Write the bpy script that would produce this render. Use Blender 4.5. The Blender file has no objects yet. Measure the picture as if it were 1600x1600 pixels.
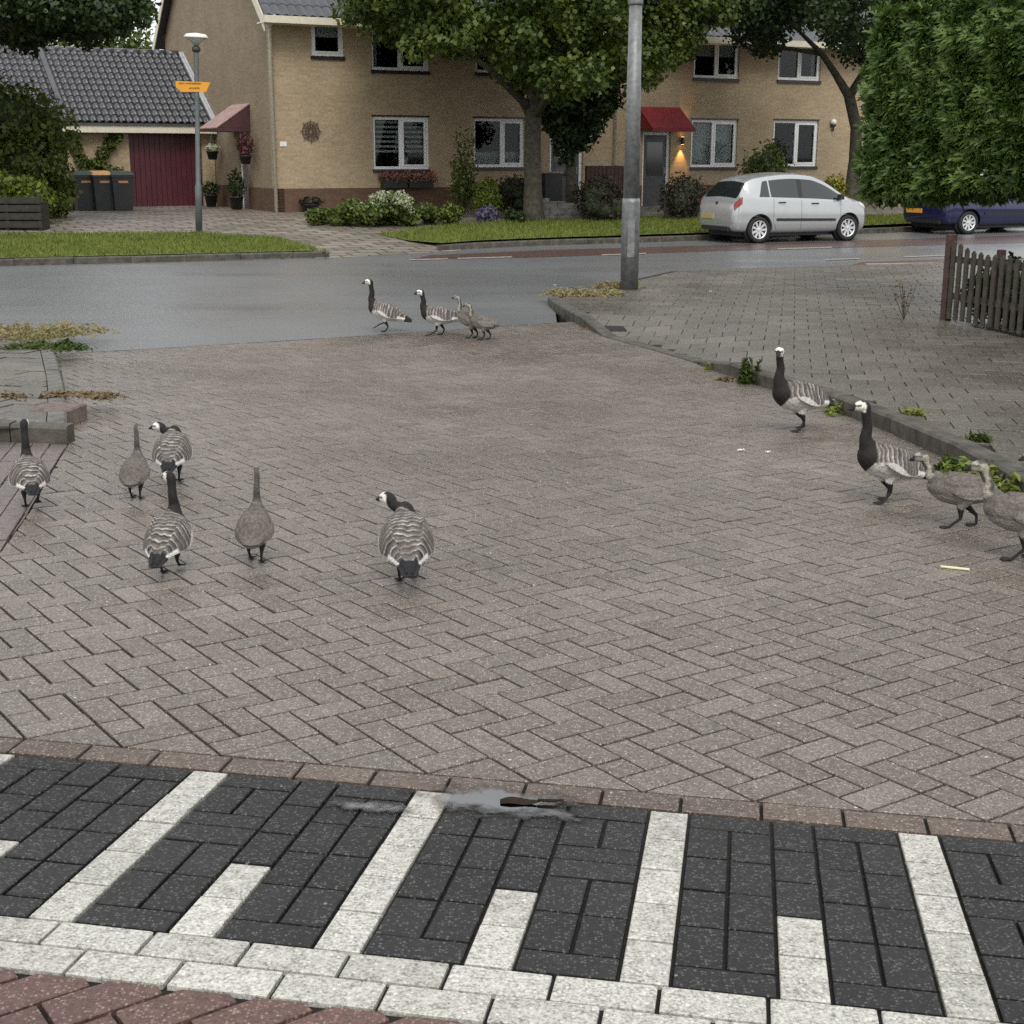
import bpy, math, random
import numpy as np
from mathutils import Vector, Matrix
from mathutils.geometry import delaunay_2d_cdt

random.seed(7)
rng = np.random.default_rng(11)
scene = bpy.context.scene
col = scene.collection

# ------------------------------------------------------------------ camera
CZ = 1.94
FPX, YH, ROLL = 2200.0, 240.0, 0.003
PIT = math.atan((800 - YH) / FPX)
cp, sp = math.cos(PIT), math.sin(PIT)
cr, sr = math.cos(ROLL), math.sin(ROLL)
cam_d = bpy.data.cameras.new('camera')
cam = bpy.data.objects.new('camera', cam_d)
col.objects.link(cam)
fwd = Vector((0, cp, -sp)); down = Vector((0, -sp, -cp)); rgt = Vector((1, 0, 0))
r2 = rgt * cr - down * sr
d2 = rgt * sr + down * cr
cam.matrix_world = Matrix(((r2.x, -d2.x, -fwd.x, 0), (r2.y, -d2.y, -fwd.y, 0), (r2.z, -d2.z, -fwd.z, CZ), (0, 0, 0, 1)))
cam_d.sensor_width = 36
cam_d.lens = 36 * FPX / 1600
cam_d.clip_end = 2000
cam_d.clip_start = 0.05
scene.camera = cam

# ------------------------------------------------------------------ world, sun, exposure
SUN_EL, SUN_ROT = math.radians(50), math.radians(172)
w = bpy.data.worlds.new('World')
scene.world = w
w.use_nodes = True
nt = w.node_tree
nt.nodes.clear()
sky = nt.nodes.new('ShaderNodeTexSky')
sky.sky_type = 'NISHITA'
sky.sun_disc = False
sky.sun_elevation = SUN_EL
sky.sun_rotation = SUN_ROT
sky.dust_density = 4.0
sky.air_density = 1.0
bw = nt.nodes.new('ShaderNodeRGBToBW')
mx = nt.nodes.new('ShaderNodeMix'); mx.data_type = 'RGBA'
mx.inputs['Factor'].default_value = 0.80
ov = nt.nodes.new('ShaderNodeMix'); ov.data_type = 'RGBA'
ov.inputs['Factor'].default_value = 0.65
ov.inputs['B'].default_value = (10.0, 10.15, 10.3, 1)        # even cloud layer
bg = nt.nodes.new('ShaderNodeBackground'); bg.inputs['Strength'].default_value = 0.11
wo = nt.nodes.new('ShaderNodeOutputWorld')
L = nt.links.new
L(sky.outputs['Color'], bw.inputs['Color'])
L(sky.outputs['Color'], mx.inputs['A']); L(bw.outputs['Val'], mx.inputs['B'])
L(mx.outputs['Result'], ov.inputs['A'])
L(ov.outputs['Result'], bg.inputs['Color'])
L(bg.outputs['Background'], wo.inputs['Surface'])
sun_d = bpy.data.lights.new('sun', 'SUN')
sun_d.energy = 1.2
sun_d.angle = math.radians(25)
sun_d.color = (1.0, 0.96, 0.9)
sun = bpy.data.objects.new('sun', sun_d)
col.objects.link(sun)
_sd = Vector((math.sin(SUN_ROT) * math.cos(SUN_EL), math.cos(SUN_ROT) * math.cos(SUN_EL), math.sin(SUN_EL)))
sun.rotation_euler = (-_sd).to_track_quat('-Z', 'Y').to_euler()
sun.location = (0, 0, 30)
vs = scene.view_settings
vs.view_transform = 'Standard'
vs.look = 'None'
vs.exposure = 0.55
vs.gamma = 1.0
vs.use_curve_mapping = False
scene.cycles.use_denoising = False
scene.cycles.max_bounces = 8
scene.cycles.transparent_max_bounces = 12
scene.cycles.use_fast_gi = False

# ------------------------------------------------------------------ pixel -> direction, terrain
TH, BX0, BY0 = -0.1651, -1.1315, 3.8048
HH, GA, GB = 1.6885, -0.0159, -0.0239
eX, eY = math.cos(TH), math.sin(TH)
nX, nY = -math.sin(TH), math.cos(TH)
WM = 0.107                                                  # module of one paving brick


def sm(t):
    t = min(1.0, max(0.0, t))
    return t * t * (3 - 2 * t)


def ray(px, py):
    a, b = px - 800, py - 800
    u = (a * cr + b * sr) / FPX
    v = (-a * sr + b * cr) / FPX
    return Vector((u, cp - v * sp, -sp - v * cp))


def proj(P):
    Z = P[2] - CZ
    z = P[1] * cp - Z * sp
    if z < 0.05:
        return (-9999, -9999)
    u = FPX * P[0] / z
    v = FPX * (-P[1] * sp - Z * cp) / z
    return (800 + u * cr - v * sr, 800 + u * sr + v * cr)


def gz0(x, y):
    pl = CZ - HH + GA * x + GB * (y - 3.5)
    return pl * (1 - sm((y - 8) / 9.0))


RS, D0, D1, D2 = 0.085, 0.113, 1.05, 1.262                  # ramp slope and its lines, measured from the border towards the viewer


def sd(x, y):
    return (x - BX0) * eX + (y - BY0) * eY, -((x - BX0) * nX + (y - BY0) * nY)


def bp(s, d):
    return BX0 + eX * s - nX * d, BY0 + eY * s - nY * d


def gz(x, y):
    s, d = sd(x, y)
    if d <= D0:
        return gz0(x, y)
    q = d - D0
    return gz0(x + nX * q, y + nY * q) + RS * (min(d, D2) - D0)


O = Vector((-6.37, 38.7, 0.39))                             # front left corner of the house
FE = Vector((0.8845, 0.4665, 0)); FN = Vector((-0.4665, 0.8845, 0))


def gf(x, y):
    nd = -((Vector((x, y, 0)) - O).dot(FN))
    return 0.10 + 0.29 * sm((11 - nd) / 10.0)


def hit(px, py, zf=gz, off=0.0):
    d = ray(px, py)
    lo, hi = 1.0, 300.0
    for i in range(50):
        m = (lo + hi) / 2
        P = d * m
        if CZ + P.z > zf(P.x, P.y) + off:
            lo = m
        else:
            hi = m
    P = d * lo
    return Vector((P.x, P.y, P.z + CZ))


def at(px, py, depth):
    P = ray(px, py) * depth
    return Vector((P.x, P.y, P.z + CZ))


def fac(px, py, noff=0.0):
    d = ray(px, py)
    C = Vector((0, 0, CZ))
    k = ((O - C).dot(FN) + noff) / d.dot(FN)
    v = C + d * k - O
    return v.dot(FE), v.z


def hits(pts, zf=gz, off=0.0):
    return [tuple(hit(a, b, zf, off))[:2] for a, b in pts]


# ------------------------------------------------------------------ node materials
def newmat(name):
    m = bpy.data.materials.new(name)
    m.use_nodes = True
    t = m.node_tree
    b = t.nodes['Principled BSDF']
    return m, t, b


def nd(t, kind, props=None, **inp):
    n = t.nodes.new(kind)
    if props:
        for k, v in props.items():
            setattr(n, k, v)
    for k, v in inp.items():
        key = k.replace('_', ' ')
        s = n.inputs[key] if key in n.inputs else n.inputs[int(k[1:])]
        if isinstance(v, bpy.types.NodeSocket):
            t.links.new(v, s)
        else:
            s.default_value = v
    return n


def mathn(t, op, a, b=None, c=None, clamp=False):
    n = t.nodes.new('ShaderNodeMath')
    n.operation = op
    n.use_clamp = clamp
    for i, v in enumerate((a, b, c)):
        if v is None:
            continue
        if isinstance(v, bpy.types.NodeSocket):
            t.links.new(v, n.inputs[i])
        else:
            n.inputs[i].default_value = v
    return n.outputs[0]


def mixc(t, f, a, b, mode='MIX'):
    n = t.nodes.new('ShaderNodeMix')
    n.data_type = 'RGBA'
    n.blend_type = mode
    for k, v in (('Factor', f), ('A', a), ('B', b)):
        if isinstance(v, bpy.types.NodeSocket):
            t.links.new(v, n.inputs[k])
        else:
            n.inputs[k].default_value = v if not (isinstance(v, tuple) and len(v) == 3) else (*v, 1)
    return n.outputs['Result']


def ramp(t, f, lo, hi):
    n = nd(t, 'ShaderNodeMapRange', None, Value=f)
    n.inputs['From Min'].default_value = lo
    n.inputs['From Max'].default_value = hi
    return n.outputs['Result']


def pos(t):
    return t.nodes.new('ShaderNodeNewGeometry').outputs['Position']


def noise(t, vec, scale, detail=4, rough=0.55):
    n = nd(t, 'ShaderNodeTexNoise', None, Scale=scale, Detail=detail, Roughness=rough)
    if vec is not None:
        t.links.new(vec, n.inputs['Vector'])
    return n.outputs['Fac']


def rnd(t):
    a = t.nodes.new('ShaderNodeObjectInfo').outputs['Random']
    b = t.nodes.new('ShaderNodeNewGeometry').outputs['Random Per Island']
    return mathn(t, 'FRACT', mathn(t, 'ADD', a, b))


def bump(t, b, h, strength, dist=0.01):
    n = nd(t, 'ShaderNodeBump', None, Height=h, Strength=strength, Distance=dist)
    t.links.new(n.outputs['Normal'], b.inputs['Normal'])


def pm(name, c, rough=0.6, metal=0.0, spec=0.5, var=0.25, scale=6.0, bmp=0.0, bscale=40.0, coat=0.0, world=True, c2=None):
    """plain surface with grain: colour varied by noise"""
    m, t, b = newmat(name)
    v = pos(t) if world else t.nodes.new('ShaderNodeTexCoord').outputs['Object']
    n = noise(t, v, scale, 5)
    dark = tuple(x * (1 - var) for x in c)
    lite = c2 if c2 else tuple(min(1, x * (1 + var)) for x in c)
    cc = mixc(t, ramp(t, n, 0.3, 0.7), dark, lite)
    t.links.new(cc, b.inputs['Base Color'])
    b.inputs['Roughness'].default_value = rough
    b.inputs['Metallic'].default_value = metal
    b.inputs['Specular IOR Level'].default_value = spec
    b.inputs['Coat Weight'].default_value = coat
    if bmp:
        bump(t, b, noise(t, v, bscale, 5), bmp)
    return m


def paver(name, ca, cb, speck, speck_amt=0.5, rough=0.5, grain=260.0, wet=0.35, tone=0.35, spec=0.5):
    """exposed-aggregate concrete brick: tone per brick, grit, pale stones, damp patches"""
    m, t, b = newmat(name)
    P = pos(t)
    r = rnd(t)
    base = mixc(t, r, ca, cb)
    r2_ = mathn(t, 'FRACT', mathn(t, 'MULTIPLY', r, 7.31))
    base = mixc(t, 1.0, base, nd(t, 'ShaderNodeCombineColor', None, Red=mathn(t, 'MULTIPLY_ADD', r2_, tone, 1 - tone / 2), Green=mathn(t, 'MULTIPLY_ADD', r2_, tone, 1 - tone / 2), Blue=mathn(t, 'MULTIPLY_ADD', r2_, tone, 1 - tone / 2)).outputs['Color'], 'MULTIPLY')
    big = noise(t, P, 0.8, 4)
    base = mixc(t, mathn(t, 'MULTIPLY', ramp(t, big, 0.38, 0.66), 0.6), base, tuple(x * 0.60 for x in ca))
    g = noise(t, P, grain * 0.62, 4, 0.75)
    base = mixc(t, ramp(t, g, 0.38, 0.58), mixc(t, 0.74, base, (0.012, 0.011, 0.010)), base)
    g2 = noise(t, P, grain * 0.17, 3, 0.6)
    base = mixc(t, mathn(t, 'MULTIPLY', ramp(t, g2, 0.35, 0.68), 0.30), base, tuple(min(0.85, x * 1.5) for x in cb))
    vo = nd(t, 'ShaderNodeTexVoronoi', {'feature': 'F1'}, Vector=P, Scale=grain * 0.62)
    cell = nd(t, 'ShaderNodeSeparateColor', None, Color=vo.outputs['Color']).outputs['Red']
    pick = ramp(t, cell, 1 - 0.62 * speck_amt, 1.0)
    near = ramp(t, vo.outputs['Distance'], 0.62, 0.30)
    base = mixc(t, mathn(t, 'MULTIPLY', mathn(t, 'MULTIPLY', pick, near), 0.62), base, speck)
    vo2 = nd(t, 'ShaderNodeTexVoronoi', {'feature': 'F1'}, Vector=P, Scale=grain * 0.2)
    c2 = nd(t, 'ShaderNodeSeparateColor', None, Color=vo2.outputs['Color']).outputs['Green']
    big_st = mathn(t, 'MULTIPLY', mathn(t, 'GREATER_THAN', c2, 0.988), mathn(t, 'LESS_THAN', vo2.outputs['Distance'], 0.20))
    base = mixc(t, mathn(t, 'MULTIPLY', big_st, 0.8 * min(1, speck_amt * 1.5)), base, tuple(min(0.8, x * 1.4) for x in speck))
    t.links.new(base, b.inputs['Base Color'])
    dampn = noise(t, P, 0.45, 3)
    rr = mathn(t, 'MULTIPLY_ADD', ramp(t, dampn, 0.38, 0.64), -wet, rough + wet * 0.5)
    t.links.new(mathn(t, 'MULTIPLY_ADD', g, 0.2, mathn(t, 'SUBTRACT', rr, 0.1)), b.inputs['Roughness'])
    b.inputs['Specular IOR Level'].default_value = spec
    bump(t, b, g, 0.5, 0.004)
    return m


def leafmat(name, ca, cb, cc=None, rough=0.5, trans=0.3):
    m, t, b = newmat(name)
    r = t.nodes.new('ShaderNodeNewGeometry').outputs['Random Per Island']
    big = noise(t, pos(t), 1.1, 3)
    c = mixc(t, r, ca, cb)
    if cc:
        c = mixc(t, mathn(t, 'MULTIPLY', ramp(t, big, 0.45, 0.72), 0.8), c, cc)
    t.links.new(c, b.inputs['Base Color'])
    b.inputs['Roughness'].default_value = rough
    b.inputs['Specular IOR Level'].default_value = 0.35
    tr = nd(t, 'ShaderNodeBsdfTranslucent', None, Color=c)
    mxs = nd(t, 'ShaderNodeMixShader', None, Fac=trans)
    t.links.new(b.outputs['BSDF'], mxs.inputs[1])
    t.links.new(tr.outputs['BSDF'], mxs.inputs[2])
    t.links.new(mxs.outputs['Shader'], t.nodes['Material Output'].inputs['Surface'])
    return m


def brickwall(name, ca, cb, mortar, axes):
    """clay brick facing; axes picks which object axes run along the wall"""
    m, t, b = newmat(name)
    o = nd(t, 'ShaderNodeSeparateXYZ', None, Vector=t.nodes.new('ShaderNodeTexCoord').outputs['Object'])
    v = nd(t, 'ShaderNodeCombineXYZ', None, X=o.outputs[axes[0]], Y=o.outputs[axes[1]], Z=0.0).outputs['Vector']
    bt = nd(t, 'ShaderNodeTexBrick', {'offset': 0.5}, Vector=v, Color1=(*ca, 1), Color2=(*cb, 1), Mortar=(*mortar, 1), Scale=1.0)
    bt.inputs['Brick Width'].default_value = 0.22
    bt.inputs['Row Height'].default_value = 0.0625
    bt.inputs['Mortar Size'].default_value = 0.006
    bt.inputs['Mortar Smooth'].default_value = 0.3
    bt.inputs['Bias'].default_value = -0.2
    n = noise(t, v, 1.3, 6)
    c = mixc(t, mathn(t, 'MULTIPLY', ramp(t, n, 0.35, 0.75), 0.45), bt.outputs['Color'], tuple(x * 0.6 for x in ca))
    n2 = noise(t, v, 14.0, 4)
    c = mixc(t, mathn(t, 'MULTIPLY', ramp(t, n2, 0.4, 0.75), 0.4), c, tuple(min(1, x * 1.35) for x in cb))
    t.links.new(c, b.inputs['Base Color'])
    b.inputs['Roughness'].default_value = 0.85
    b.inputs['Specular IOR Level'].default_value = 0.25
    bump(t, b, bt.outputs['Fac'], -0.6, 0.006)
    return m


MT = {}
MT['street'] = paver('street_brick_concrete', (0.142, 0.112, 0.090), (0.176, 0.150, 0.128), (0.52, 0.47, 0.41), 0.6, 0.25, 230, 0.24, 0.55)
MT['kerbrow'] = paver('border_brick_concrete', (0.100, 0.070, 0.052), (0.125, 0.094, 0.074), (0.42, 0.36, 0.29), 0.6, 0.5, 230, 0.34)
MT['red'] = paver('red_brick_concrete', (0.100, 0.050, 0.041), (0.125, 0.068, 0.056), (0.38, 0.27, 0.22), 0.7, 0.55, 230, 0.25)
MT['black'] = paver('black_brick_concrete', (0.014, 0.014, 0.014), (0.023, 0.023, 0.023), (0.16, 0.16, 0.155), 0.7, 0.55, 230, 0.3, 0.45, 0.25)
MT['white'] = paver('white_brick_concrete', (0.43, 0.42, 0.37), (0.52, 0.51, 0.46), (0.75, 0.74, 0.70), 0.4, 0.6, 200, 0.15, 0.2)
MT['tile'] = paver('pavement_tile_concrete', (0.082, 0.071, 0.054), (0.135, 0.122, 0.098), (0.34, 0.32, 0.28), 0.4, 0.40, 160, 0.30, 0.6)
MT['clink'] = paver('bay_brick_concrete', (0.135, 0.105, 0.096), (0.160, 0.128, 0.118), (0.36, 0.32, 0.29), 0.4, 0.5, 200, 0.3)
MT['kerb'] = pm('kerb_concrete', (0.105, 0.10, 0.088), 0.75, var=0.45, scale=9, bmp=0.5, bscale=120)
MT['kerbdark'] = pm('kerb_wet_concrete', (0.056, 0.050, 0.038), 0.6, var=0.65, scale=7, bmp=0.5, bscale=120)
MT['joint'] = pm('joint_sand', (0.010, 0.008, 0.006), 0.95, var=0.5, scale=20, bmp=0.6, bscale=300)
MT['soil'] = pm('soil', (0.045, 0.034, 0.022), 0.95, var=0.4, scale=5, bmp=0.8, bscale=60)
MT['lawn'] = pm('lawn_turf', (0.085, 0.110, 0.018), 0.9, var=0.45, scale=2.5, bmp=0.7, bscale=50)
MT['grass'] = leafmat('grass_blade', (0.115, 0.150, 0.022), (0.200, 0.220, 0.045), (0.085, 0.125, 0.018), 0.6, 0.3)
MT['yard'] = None


def road_mat():
    m, t, b = newmat('wet_asphalt')
    P = pos(t)
    g = noise(t, P, 140, 3, 0.7)
    big = noise(t, P, 0.25, 4)
    c = mixc(t, ramp(t, g, 0.3, 0.7), (0.076, 0.079, 0.080), (0.185, 0.190, 0.192))
    st = nd(t, 'ShaderNodeMapping', None, Vector=P)
    st.inputs['Rotation'].default_value = (0, 0, -0.36)
    st.inputs['Scale'].default_value = (0.12, 1.3, 1)
    streak = noise(t, st.outputs['Vector'], 1.0, 4)
    c = mixc(t, mathn(t, 'MULTIPLY', ramp(t, streak, 0.42, 0.62), 0.35), c, (0.070, 0.074, 0.075))
    t.links.new(c, b.inputs['Base Color'])
    rr = mathn(t, 'MULTIPLY_ADD', ramp(t, mathn(t, 'ADD', mathn(t, 'MULTIPLY', big, 0.5), mathn(t, 'MULTIPLY', streak, 0.5)), 0.38, 0.62), 0.18, 0.23)
    t.links.new(rr, b.inputs['Roughness'])
    b.inputs['Specular IOR Level'].default_value = 0.75
    bump(t, b, g, 0.22, 0.004)
    return m


MT['road'] = road_mat()
MT['redlane'] = pm('red_cycle_asphalt', (0.082, 0.050, 0.043), 0.32, var=0.25, scale=8, bmp=0.3, bscale=140)
MT['paint'] = pm('road_paint', (0.24, 0.215, 0.19), 0.6, var=0.35, scale=9)


def yard_mat():
    m, t, b = newmat('yard_paving')
    P = pos(t)
    mp = nd(t, 'ShaderNodeMapping', None, Vector=P)
    mp.inputs['Rotation'].default_value = (0, 0, -0.485)
    bt = nd(t, 'ShaderNodeTexBrick', {'offset': 0.5}, Vector=mp.outputs['Vector'], Color1=(0.15, 0.125, 0.10, 1), Color2=(0.29, 0.26, 0.22, 1), Mortar=(0.035, 0.03, 0.022, 1), Scale=1.0)
    bt.inputs['Brick Width'].default_value = 0.6
    bt.inputs['Row Height'].default_value = 0.4
    bt.inputs['Mortar Size'].default_value = 0.03
    n = noise(t, P, 1.2, 5)
    c = mixc(t, mathn(t, 'MULTIPLY', ramp(t, n, 0.35, 0.7), 0.55), bt.outputs['Color'], (0.085, 0.072, 0.055))
    t.links.new(c, b.inputs['Base Color'])
    b.inputs['Roughness'].default_value = 0.5
    bump(t, b, noise(t, P, 60, 4), 0.4, 0.01)
    return m


MT['yard'] = yard_mat()
MT['brickF'] = brickwall('yellow_facing_brick', (0.325, 0.248, 0.152), (0.415, 0.328, 0.215), (0.30, 0.255, 0.19), ('X', 'Z'))
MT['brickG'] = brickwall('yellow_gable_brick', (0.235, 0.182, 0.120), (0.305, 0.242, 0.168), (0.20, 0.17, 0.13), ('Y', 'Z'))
MT['plinthF'] = brickwall('brown_plinth_brick', (0.105, 0.060, 0.040), (0.150, 0.090, 0.058), (0.10, 0.08, 0.06), ('X', 'Z'))
MT['plinthG'] = brickwall('brown_plinth_gable_brick', (0.105, 0.060, 0.040), (0.150, 0.090, 0.058), (0.10, 0.08, 0.06), ('Y', 'Z'))
MT['wframe'] = pm('white_window_frame', (0.74, 0.75, 0.74), 0.35, var=0.05)
MT['cream'] = pm('cream_paint', (0.60, 0.56, 0.44), 0.45, var=0.08)
MT['sill'] = pm('dark_sill_tile', (0.028, 0.020, 0.022), 0.35, var=0.3)
MT['blind'] = pm('pale_blind', (0.45, 0.45, 0.43), 0.8, var=0.05)
MT['curtain'] = pm('net_curtain', (0.52, 0.53, 0.52), 0.9, var=0.12, scale=4)
MT['doorwood'] = pm('dark_door', (0.05, 0.055, 0.055), 0.4, var=0.2)
MT['gdoor'] = pm('burgundy_door', (0.060, 0.008, 0.014), 0.45, var=0.2, scale=3)
MT['awning'] = pm('red_awning', (0.20, 0.012, 0.018), 0.6, var=0.2, scale=6)
MT['canopy'] = pm('brown_canopy', (0.055, 0.018, 0.020), 0.55, var=0.25)
MT['canopytop'] = pm('pale_red_canopy_top', (0.32, 0.20, 0.18), 0.5, var=0.3)
MT['rooftile'] = pm('black_roof_tile', (0.052, 0.053, 0.060), 0.32, spec=0.6, var=0.3, scale=4)
MT['zinc'] = pm('zinc', (0.38, 0.39, 0.40), 0.45, var=0.15)
MT['pole'] = pm('galvanised_mast', (0.175, 0.182, 0.182), 0.5, metal=0.35, var=0.3, scale=14, bmp=0.15, bscale=60)
MT['darkmetal'] = pm('dark_metal', (0.05, 0.055, 0.055), 0.45, metal=0.4, var=0.2)
MT['lampwhite'] = pm('lamp_cap', (0.72, 0.70, 0.66), 0.4, var=0.05)
MT['orange'] = pm('orange_sign', (0.62, 0.27, 0.012), 0.5, var=0.06)
MT['ink'] = pm('dark_lettering', (0.10, 0.045, 0.01), 0.6, var=0.1)
MT['bark'] = pm('bark', (0.060, 0.054, 0.036), 0.9, var=0.5, scale=9, bmp=0.8, bscale=30)
MT['barkdark'] = pm('dark_bark', (0.032, 0.026, 0.020), 0.9, var=0.4, scale=9, bmp=0.8, bscale=30)
MT['wood'] = pm('weathered_wood', (0.050, 0.043, 0.032), 0.85, var=0.4, scale=12, bmp=0.5, bscale=50)
MT['brownwood'] = pm('brown_post_wood', (0.060, 0.034, 0.026), 0.8, var=0.35, scale=12, bmp=0.5, bscale=50)
MT['darkwood'] = pm('dark_slat_wood', (0.022, 0.020, 0.014), 0.8, var=0.4, scale=10)
MT['bin'] = pm('bin_plastic', (0.026, 0.028, 0.031), 0.45, var=0.2)
MT['binlid'] = pm('green_bin_lid', (0.025, 0.042, 0.030), 0.45, var=0.2)
MT['binorange'] = pm('orange_bin_lid', (0.55, 0.30, 0.12), 0.5, var=0.1)
MT['sticker'] = pm('bin_sticker', (0.45, 0.24, 0.12), 0.5, var=0.15)
MT['wallconc'] = pm('garden_wall_stone', (0.135, 0.125, 0.118), 0.85, var=0.35, scale=6, bmp=0.6, bscale=40)
MT['pot'] = pm('dark_pot', (0.02, 0.02, 0.022), 0.5, var=0.2)
MT['silver'] = pm('silver_paint', (0.43, 0.445, 0.45), 0.22, metal=0.5, var=0.03, coat=0.6)
MT['navy'] = pm('navy_paint', (0.008, 0.010, 0.055), 0.25, metal=0.2, var=0.05, coat=0.8)
MT['tyre'] = pm('tyre_rubber', (0.012, 0.012, 0.012), 0.8, var=0.2)
MT['alloy'] = pm('alloy_rim', (0.62, 0.63, 0.64), 0.35, metal=0.5, var=0.05)
MT['blackplastic'] = pm('black_plastic', (0.014, 0.014, 0.015), 0.5, var=0.1)
MT['redlens'] = pm('red_lens', (0.20, 0.012, 0.009), 0.2, var=0.1, coat=0.5)
MT['clearlens'] = pm('clear_lens', (0.55, 0.57, 0.58), 0.15, var=0.05, coat=0.5)
MT['plate'] = pm('yellow_plate', (0.36, 0.29, 0.12), 0.5, var=0.1)
MT['plateorange'] = pm('amber_plate', (0.60, 0.28, 0.03), 0.5, var=0.1)
MT['feather'] = pm('white_down', (0.7, 0.7, 0.66), 0.9, var=0.1)
MT['straw'] = pm('pale_litter', (0.62, 0.58, 0.36), 0.7, var=0.1)
MT['deadleaf'] = pm('wet_dead_leaf', (0.020, 0.014, 0.008), 0.85, spec=0.15, var=0.5, scale=30)
MT['leaflitter'] = leafmat('brown_leaf_litter', (0.105, 0.068, 0.032), (0.20, 0.15, 0.080), None, 0.7, 0.2)
MT['weed'] = leafmat('weed_leaf', (0.10, 0.15, 0.025), (0.22, 0.25, 0.05), (0.26, 0.23, 0.06), 0.6, 0.3)
MT['drygrass'] = leafmat('dry_grass', (0.20, 0.16, 0.075), (0.32, 0.27, 0.14), (0.16, 0.16, 0.05), 0.7, 0.3)
MT['weeddark'] = leafmat('weed_dark_leaf', (0.035, 0.06, 0.012), (0.08, 0.11, 0.022), None, 0.6, 0.3)
MT['tree'] = leafmat('maple_leaf', (0.026, 0.050, 0.010), (0.080, 0.122, 0.022), (0.155, 0.185, 0.026), 0.45, 0.3)
MT['treedark'] = leafmat('dark_tree_leaf', (0.014, 0.030, 0.009), (0.045, 0.072, 0.019), None, 0.45, 0.25)
MT['hedge'] = leafmat('conifer_spray', (0.026, 0.062, 0.010), (0.105, 0.175, 0.030), (0.165, 0.240, 0.055), 0.55, 0.25)
MT['shrub'] = leafmat('shrub_leaf', (0.045, 0.070, 0.014), (0.140, 0.175, 0.034), (0.08, 0.12, 0.022), 0.5, 0.3)
MT['lime'] = leafmat('lime_leaf', (0.070, 0.105, 0.012), (0.150, 0.190, 0.022), None, 0.5, 0.3)
MT['yellowleaf'] = leafmat('yellow_leaf', (0.20, 0.19, 0.02), (0.34, 0.30, 0.03), None, 0.5, 0.3)
MT['brownleaf'] = leafmat('dark_brown_leaf', (0.022, 0.018, 0.012), (0.055, 0.045, 0.028), None, 0.6, 0.2)
MT['maroon'] = leafmat('maroon_flower', (0.075, 0.020, 0.022), (0.16, 0.05, 0.05), None, 0.7, 0.2)
MT['shadecore'] = pm('shade_core', (0.026, 0.042, 0.014), 0.95, var=0.4, scale=20)  # dark green that paints the shade inside foliage
MT['paleflower'] = leafmat('pale_green_flower', (0.30, 0.34, 0.20), (0.50, 0.52, 0.36), None, 0.7, 0.2)
MT['pink'] = leafmat('pink_flower', (0.26, 0.07, 0.075), (0.38, 0.14, 0.14), None, 0.7, 0.2)
MT['purple'] = leafmat('purple_flower', (0.10, 0.08, 0.15), (0.17, 0.13, 0.22), None, 0.7, 0.2)


def glassmat(name, tint, refl_rough=0.03, ior=1.3, add=0.0):
    m, t, b = newmat(name)
    fr = nd(t, 'ShaderNodeFresnel', None, IOR=ior)
    gl = nd(t, 'ShaderNodeBsdfGlossy', None, Roughness=refl_rough)
    tr = nd(t, 'ShaderNodeBsdfTransparent', None, Color=(*tint, 1))
    mxs = nd(t, 'ShaderNodeMixShader', None, Fac=mathn(t, 'MULTIPLY_ADD', fr.outputs['Fac'], 1.0, add))
    t.links.new(tr.outputs['BSDF'], mxs.inputs[1])
    t.links.new(gl.outputs['BSDF'], mxs.inputs[2])
    t.links.new(mxs.outputs['Shader'], t.nodes['Material Output'].inputs['Surface'])
    return m


MT['glass'] = glassmat('window_glass', (0.80, 0.84, 0.84))
m_, t_, b_ = newmat('car_glass')
b_.inputs['Base Color'].default_value = (0.014, 0.018, 0.018, 1); b_.inputs['Roughness'].default_value = 0.06
b_.inputs['Specular IOR Level'].default_value = 0.9
MT['carglass'] = m_
m_, t_, b_ = newmat('lamp_glow')
b_.inputs['Base Color'].default_value = (1, 0.6, 0.2, 1)
b_.inputs['Emission Color'].default_value = (1, 0.50, 0.12, 1); b_.inputs['Emission Strength'].default_value = 6
MT['glow'] = m_
m_, t_, b_ = newmat('goose_plumage')
a_ = nd(t_, 'ShaderNodeAttribute', {'attribute_name': 'Col'})
ob_ = t_.nodes.new('ShaderNodeTexCoord').outputs['Object']
n_ = noise(t_, ob_, 90, 4)
c_ = mixc(t_, 0.7, a_.outputs['Color'], mixc(t_, ramp(t_, n_, 0.25, 0.75), (0.45, 0.45, 0.45), (1.35, 1.35, 1.35)), 'MULTIPLY')
t_.links.new(c_, b_.inputs['Base Color'])
b_.inputs['Roughness'].default_value = 0.75; b_.inputs['Specular IOR Level'].default_value = 0.3
bump(t_, b_, noise(t_, ob_, 160, 3), 0.6, 0.004)
MT['goose'] = m_


# ------------------------------------------------------------------ mesh helpers
def link(name, me, mat=None, parent=None, smooth=False):
    o = bpy.data.objects.new(name, me)
    col.objects.link(o)
    if mat is not None and len(me.materials) == 0:
        me.materials.append(MT[mat] if isinstance(mat, str) else mat)
    if smooth:
        me.polygons.foreach_set('use_smooth', [True] * len(me.polygons))
    o.parent = parent
    return o


def mesh(name, V, F):
    me = bpy.data.meshes.new(name)
    me.from_pydata([tuple(v) for v in V], [], F)
    me.update()
    return me


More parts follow.
